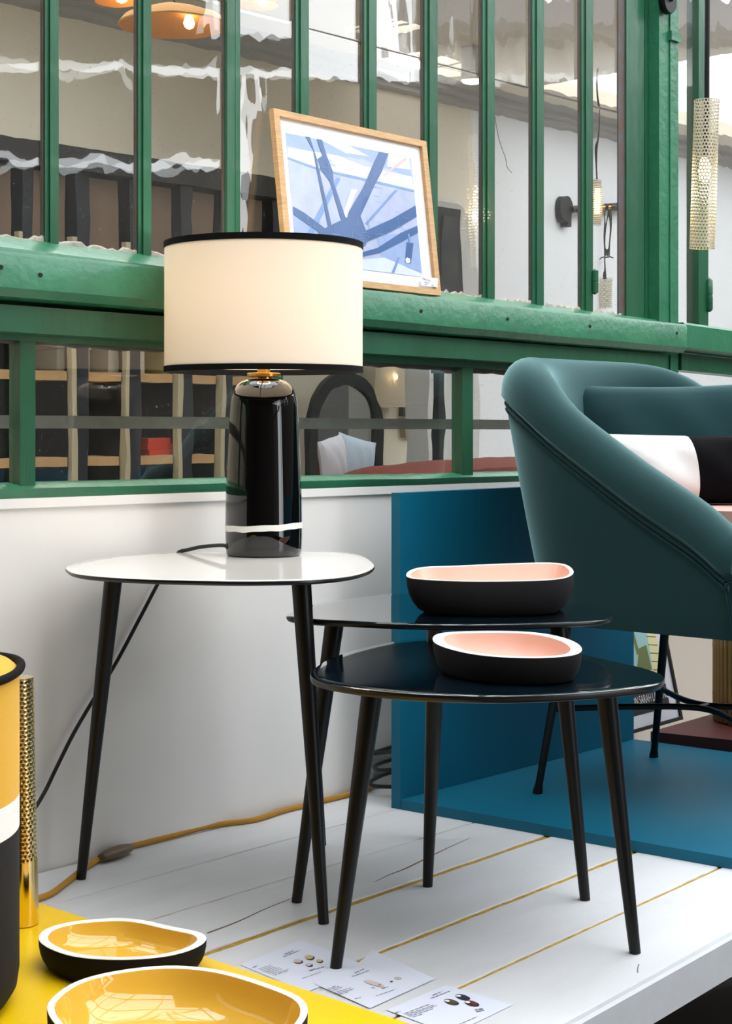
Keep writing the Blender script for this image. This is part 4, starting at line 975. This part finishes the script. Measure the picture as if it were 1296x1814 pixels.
for i, (u, v, _) in enumerate(plan):
    a, b = pl2[max(i-1, 0)], pl2[min(i+1, len(pl2)-1)]; d = (b-a).normalized(); inn = Vector((-d.y, d.x, 0))
    if inn.dot(Vector((UC+.1, 0, 0))-pl2[i]) < 0: inn = -inn
    z = zs(u); top = pl2[i]
    bu = UC+(u-UC)*(.64 if u < UC else .985); bot = Vector((bu, v*.338, 0))
    def P(off, zz, base=None):
        q = (base if base is not None else top)+inn*off; return ch(q.x, q.y, zz)
    zb_ = .388; row = []
    row.append(P(.02, zb_, bot)); row.append(P(.004, zb_-.002, bot)); row.append(P(0, zb_+.006, bot))
    for f in (.15, .3, .45, .6, .75, .88, .96):
        q = bot.lerp(top, f)-inn*(.004*math.sin(math.pi*f)); row.append(ch(q.x, q.y, zb_+(z-zb_)*f))
    row += [P(.0005, z-.004), P(.003, z-.001), P(.001, z+.002)]
    H = .088
    for ph in range(0, 181, 15):
        a_ = math.radians(ph); row.append(P(.044-.054*math.cos(a_)+(.004 if ph > 90 else 0), z+.014+(H-.014)*math.sin(a_)**.85))
    row += [P(.108, z-.02), P(.118, z-.07), P(.130, max(.50, z-.16)), P(.14, .49)]
    rows.append(row)
bm = bmesh.new(); loft(rows, False, (False, False), bm)
bm.verts.ensure_lookup_table(); m_ = len(rows[0])
# rounded arm fronts
ends = [[bm.verts[i*m_+j] for j in range(m_)] for i in (0, len(rows)-1)]
for base, prev in ((rows[0], ends[0]), (rows[-1], ends[1])):
    cen = sum(base, Vector((0, 0, 0)))/m_
    for f, o_ in ((.97, .010), (.90, .016), (.6, .018)):
        nw = [bm.verts.new(cen.lerp(p, f)+U*o_) for p in base]
        for j in range(m_-1): bm.faces.new((prev[j], prev[j+1], nw[j+1], nw[j]))
        bm.faces.new((prev[m_-1], prev[0], nw[0], nw[m_-1])); prev = nw
    bm.faces.new(prev)
obj('shell', bm, TEAL, chair)
# seam piping under the roll
sp_ = [];
for i, (u, v, _) in enumerate(plan):
    z = zs(u); sp_.append(rows[i][10]+UPZ*.001)
obj('piping', tube(sp_, .0042, 8), TEALC, chair); obj('piping', tube([p-UPZ*.012 for p in [rows[i][10] for i in range(len(rows))]], .0022, 6), TEALC, chair)
obj('front_piping', tube([rows[0][j]+U*.004 for j in range(2, 13)], .004, 8), TEALC, chair)
under = [Vector((p[1].x, p[1].y, 0)) for p in rows]
obj('seat_base', prism(under, .386, .50), TEAL, chair, smooth=False)
sp2 = [ch(u, v, 0) for u, v in [(.50, -.22), (.30, -.23), (.15, -.225), (.05, -.16), (.0, 0), (.05, .16), (.15, .225), (.30, .23), (.50, .22)]]
obj('seat_cushion', bev(prism(smooth_loop(resample(sp2, 64), 9), .50, .617), .022, 4, 60), PINKF, chair, label='pink seat cushion')
for s in (-1, 1):
    for uf, ut, vv, vt in ((0, .055, .239, .205), (.50, .46, .25, .22)):
        f, t = ch(uf, s*vv, .02), ch(ut, s*vt, .389)
        ps = [f, f.lerp(t, .012), f.lerp(t, .05), f.lerp(t, .12)]+[f.lerp(t, k) for k in (.3, .6, 1)]
        obj('leg', tube(ps, [.0105, .0105, .0082, .0078, .0085, .0095, .0105], 14), IRON, chair)
zr = .195
cn = lambda s, f: ch(.02+.25*f, s*.225*(1-f)+s*.03*f, zr+.02*(1-f)*0)
def leg_at(u0, u1, v0, v1, s): k = (zr-.02)/.369; return ch(u0+(u1-u0)*k, s*(v0+(v1-v0)*k), zr)
ln_, lf = leg_at(0, .055, .239, .205, -1), leg_at(0, .055, .239, .205, 1); fn, ff = leg_at(.50, .46, .25, .22, -1), leg_at(.50, .46, .25, .22, 1)
mid = (ln_+lf+fn+ff)/4
obj('stretcher', tube(spline([ln_, ln_.lerp(mid, .5)+Vv*.02, mid-Vv*.02, fn.lerp(mid, .5)+Vv*.02, fn], 8), .0065, 10), IRON, chair)
obj('stretcher', tube(spline([lf, lf.lerp(mid, .35)-Vv*.03, mid+Vv*.02, ff.lerp(mid, .35)-Vv*.03, ff], 8), .0065, 10), IRON, chair)
obj('stretcher', tube([mid-Vv*.02, mid+Vv*.02], .0065, 10), IRON, chair)
ORIG = .617
c = Vector((.675, 3.53, .742)); ax = Vector((1, -.10, .02)).normalized(); az = Vector((-.10, -1, .28)).normalized(); ay = az.cross(ax).normalized(); ay = ay if ay.z > 0 else -ay
tag(obj('cushion', pillow(bmesh.new(), c, ax, ay, az, .47, .275, .15, pinch=.085), TEALC, loc=c), 'large teal velvet cushion against the back of the armchair', 'cushion', 'armchair cushions')
c = Vector((.685, 3.385, .690)); ax = Vector((1, -.06, -.01)).normalized(); az = Vector((-.06, -1, .22)).normalized(); ay = az.cross(ax).normalized(); ay = ay if ay.z > 0 else -ay
edgeu = lambda v: -.03+.06*(-v)-.045*v*v
tag(obj('cushion', pillow(bmesh.new(), c, ax, ay, az, .37, .145, .11, 40, 16, mfun=lambda u, v: 0 if u < 0 else 1, pinch=.03, warp=edgeu), [CUSHW, CUSHB], loc=c), 'small cushion half white half black on the pink armchair seat', 'cushion', 'armchair cushions')

# ================================================================== PENDANT TUBE
PD = 3.9
pt0, pt1 = dz(1243, 440, PD), dz(1251.5, 178, PD)
pe = thing('pendant_lamp', 'hanging perforated cream tube lamp, lit, at the right edge', 'pendant lamp', pt1)
obj('perforated_shade', perf(pt0, pt1, .0298, 24, 44, .00265), PERF, pe)
for p, q in ((pt0, pt0.lerp(pt1, .006)), (pt1.lerp(pt0, .006), pt1)): obj('ring', tube([p, q], .0303, 36, caps=False), PERF, pe)
obj('rod', tube([pt1.lerp(pt0, .55), pt1, Vector((pt1.x+.012, pt1.y, 3.62))], .0062, 12), IRON, pe)
bq = pt1.lerp(pt0, .47); obj('bulb', lathe(Vector((bq.x, bq.y, 0)), [(.004, bq.z-.03), (.013, bq.z-.02), (.015, bq.z), (.010, bq.z+.022), (.006, bq.z+.03)], 16, caps=(True, True)), GLOW, pe)
bulb('pendant_light', bq-UPZ*.05, .9, (1, .86, .62), .02)
bm = bmesh.new(); hbox(pt1.x-.1, pt1.x+.12, pt1.y-.05, pt1.y+.05, 3.6, 3.7, bm)
tag(obj('roof_bracket', bm, STEEL, smooth=False), 'steel bracket of the roof that carries the pendant rod', kind='structure')

# ================================================================== POSTER, MAROON BOARD, BAMBOO STOOL
pA, pB = fl(1112, 1303), fl(1210, 1275); pd = (pB-pA).normalized(); pn = Vector((pd.y, -pd.x, 0)); Wp = .35; le = math.radians(12.6)
pu = pd; pv = UPZ*math.cos(le)-pn*math.sin(le); pnn = pn*math.cos(le)+UPZ*math.sin(le); Hp = .44; po = pB-pd*Wp+UPZ*.001
po -= pn*.0
def pp(x, y, n=0): return po+pu*x+pv*y+pnn*n
ps = thing('poster', 'black framed poster with lettering leaning behind the blue panel', 'poster', (po+pu*Wp/2))
def prail(x0, y0, x1, y1): return hexa(bmesh.new(), [pp(x0, y0, -.012), pp(x1, y0, -.012), pp(x1, y1, -.012), pp(x0, y1, -.012), pp(x0, y0), pp(x1, y0), pp(x1, y1), pp(x0, y1)])
for q in ((0, 0, Wp, .009), (0, Hp-.009, Wp, Hp), (0, .009, .009, Hp-.009), (Wp-.009, .009, Wp, Hp-.009)): obj('rail', prail(*q), DARKW, ps, smooth=False)
obj('mount', rect(pp(.009, .009, -.006), pp(Wp-.009, .009, -.006), pp(Wp-.009, Hp-.009, -.006), pp(.009, Hp-.009, -.006)), M('poster white', (214, 214, 224), .4, coat=.3), ps, smooth=False)
IX0, IX1, IY0, IY1 = .028, Wp-.046, .040, Hp-.035
bm = bmesh.new(); mats = []
def pq(m_, pts, k):
    f = bm.faces.new([bm.verts.new(pp(x, y, -.0056+k*.0001)) for x, y in pts])
    if m_ not in mats: mats.append(m_)
    f.material_index = mats.index(m_)
PB, PT, PO, PG, PK, PC_ = M('poster black', (34, 30, 30), .5), M('poster aqua', (150, 186, 186), .5), M('poster orange', (196, 86, 52), .5), M('poster olive', (104, 116, 66), .5), M('poster rose', (220, 70, 96), .5), M('poster cream', (216, 208, 160), .5)
pq(PT, [(IX0, IY0), (IX1, IY0), (IX1, IY1), (IX0, IY1)], 0); pq(PB, [(IX0, IY0), (IX1, IY0), (IX1, IY0+.062), (IX0, IY0+.062)], 1)
pq(PO, [(IX0, IY0+.062), (IX1-.055, IY0+.062), (IX1-.055, IY0+.105), (IX0, IY0+.105)], 1); pq(PC_, [(IX1-.055, IY0+.062), (IX1, IY0+.062), (IX1, IY0+.26), (IX1-.04, IY0+.26)], 2)
for k in range(7): pq(PG, [(IX1-.05, IY0+.08+k*.022), (IX1-.004, IY0+.074+k*.022), (IX1-.004, IY0+.077+k*.022), (IX1-.05, IY0+.083+k*.022)], 3)
pq(PG, [(IX0+.14, IY0+.105), (IX1-.055, IY0+.105), (IX1-.06, IY0+.17), (IX1-.10, IY0+.165), (IX0+.16, IY0+.135)], 2); pq(PG, [(IX1-.115, IY0+.15), (IX1-.10, IY0+.15), (IX1-.118, IY0+.27), (IX1-.130, IY0+.27)], 3)
pq(PK, [(IX0+.04, IY0+.205), (IX0+.085, IY0+.203), (IX0+.14, IY0+.215), (IX0+.12, IY0+.245), (IX0+.05, IY0+.25)], 3)
for k in range(8):
    cx_, cy_ = IX0+.012+.029*k, IY0+.088
    for rr, m2, lv in ((.014, PC_, 4), (.0115, PG, 5), (.0075, PC_, 6), (.005, PG, 7)): pq(m2, [(cx_+rr*math.cos(a), cy_+rr*1.2*math.sin(a)) for a in [2*math.pi*j/14 for j in range(14)]], lv)
obj('print', bm, mats, ps, smooth=False)
cu = bpy.data.curves.new('poster_lettering', 'FONT'); cu.body = 'MAISON SARAH LAVOINE'; cu.size = .031; cu.align_x = 'LEFT'
tmp = bpy.data.objects.new('poster_lettering', cu); C.objects.link(tmp); dg = bpy.context.evaluated_depsgraph_get(); me = bpy.data.meshes.new_from_object(tmp.evaluated_get(dg)); bpy.data.objects.remove(tmp)
mx_ = max(v.co.x for v in me.vertices); kx = .224/mx_
bm = bmesh.new(); bm.from_mesh(me)
for v in bm.verts: v.co = pp(.078+v.co.x*kx, IY0+.026+v.co.y, -.0045)
obj('lettering', bm, M('poster lettering', (226, 226, 228), .6), ps, smooth=False)

mA = fl(1152, 1296, .04); mB = fl(1264, 1264, .04); e1 = (mB-mA).normalized(); e2 = (fl(1296, 1311, .04)-mA).normalized()
mA0 = Vector((mA.x, mA.y, 0))
tag(obj('maroon_board', bev(obox(mA0, e2, e1, 0, 1.0, 0, .33, .0005, .04), .002, 1), MAROON, loc=mA0), 'flat maroon display board on the floor behind the blue box', 'display board')
bc = Vector((1.005, 4.10, .0405)); br = .128
bs_ = thing('bamboo_stool', 'round stool of upright bamboo canes on the maroon board', 'stool', bc)
proto = None
NC = 54
for k in range(NC):
    a = 2*math.pi*k/NC
    if proto is None:
        b = lathe(Vector((0, 0, 0)), [(.0066, 0), (.0070, .06), (.0076, .065), (.0070, .07), (.0069, .18), (.0075, .186), (.0069, .192), (.0066, .37)], 8, caps=(True, True))
        me = bpy.data.meshes.new('cane'); b.to_mesh(me); b.free(); me.materials.append(CANE); me.polygons.foreach_set('use_smooth', [True]*len(me.polygons)); proto = me
    o = bpy.data.objects.new('cane', proto); C.objects.link(o); o.parent = bs_; o.location = (br*math.cos(a), br*math.sin(a), .004*random.random()); o.rotation_euler = (0, 0, random.random()*6)
obj('core', tube([bc, bc+UPZ*.37], br-.006, 40), DARKW, bs_); obj('seat', tube([bc+UPZ*.374, bc+UPZ*.384], br+.006, 40), SHELFW, bs_)

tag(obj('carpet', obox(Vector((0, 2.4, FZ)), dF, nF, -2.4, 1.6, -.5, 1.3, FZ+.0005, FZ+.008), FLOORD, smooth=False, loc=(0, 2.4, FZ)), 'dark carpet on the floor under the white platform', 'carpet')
# things lying in the dark under the platform
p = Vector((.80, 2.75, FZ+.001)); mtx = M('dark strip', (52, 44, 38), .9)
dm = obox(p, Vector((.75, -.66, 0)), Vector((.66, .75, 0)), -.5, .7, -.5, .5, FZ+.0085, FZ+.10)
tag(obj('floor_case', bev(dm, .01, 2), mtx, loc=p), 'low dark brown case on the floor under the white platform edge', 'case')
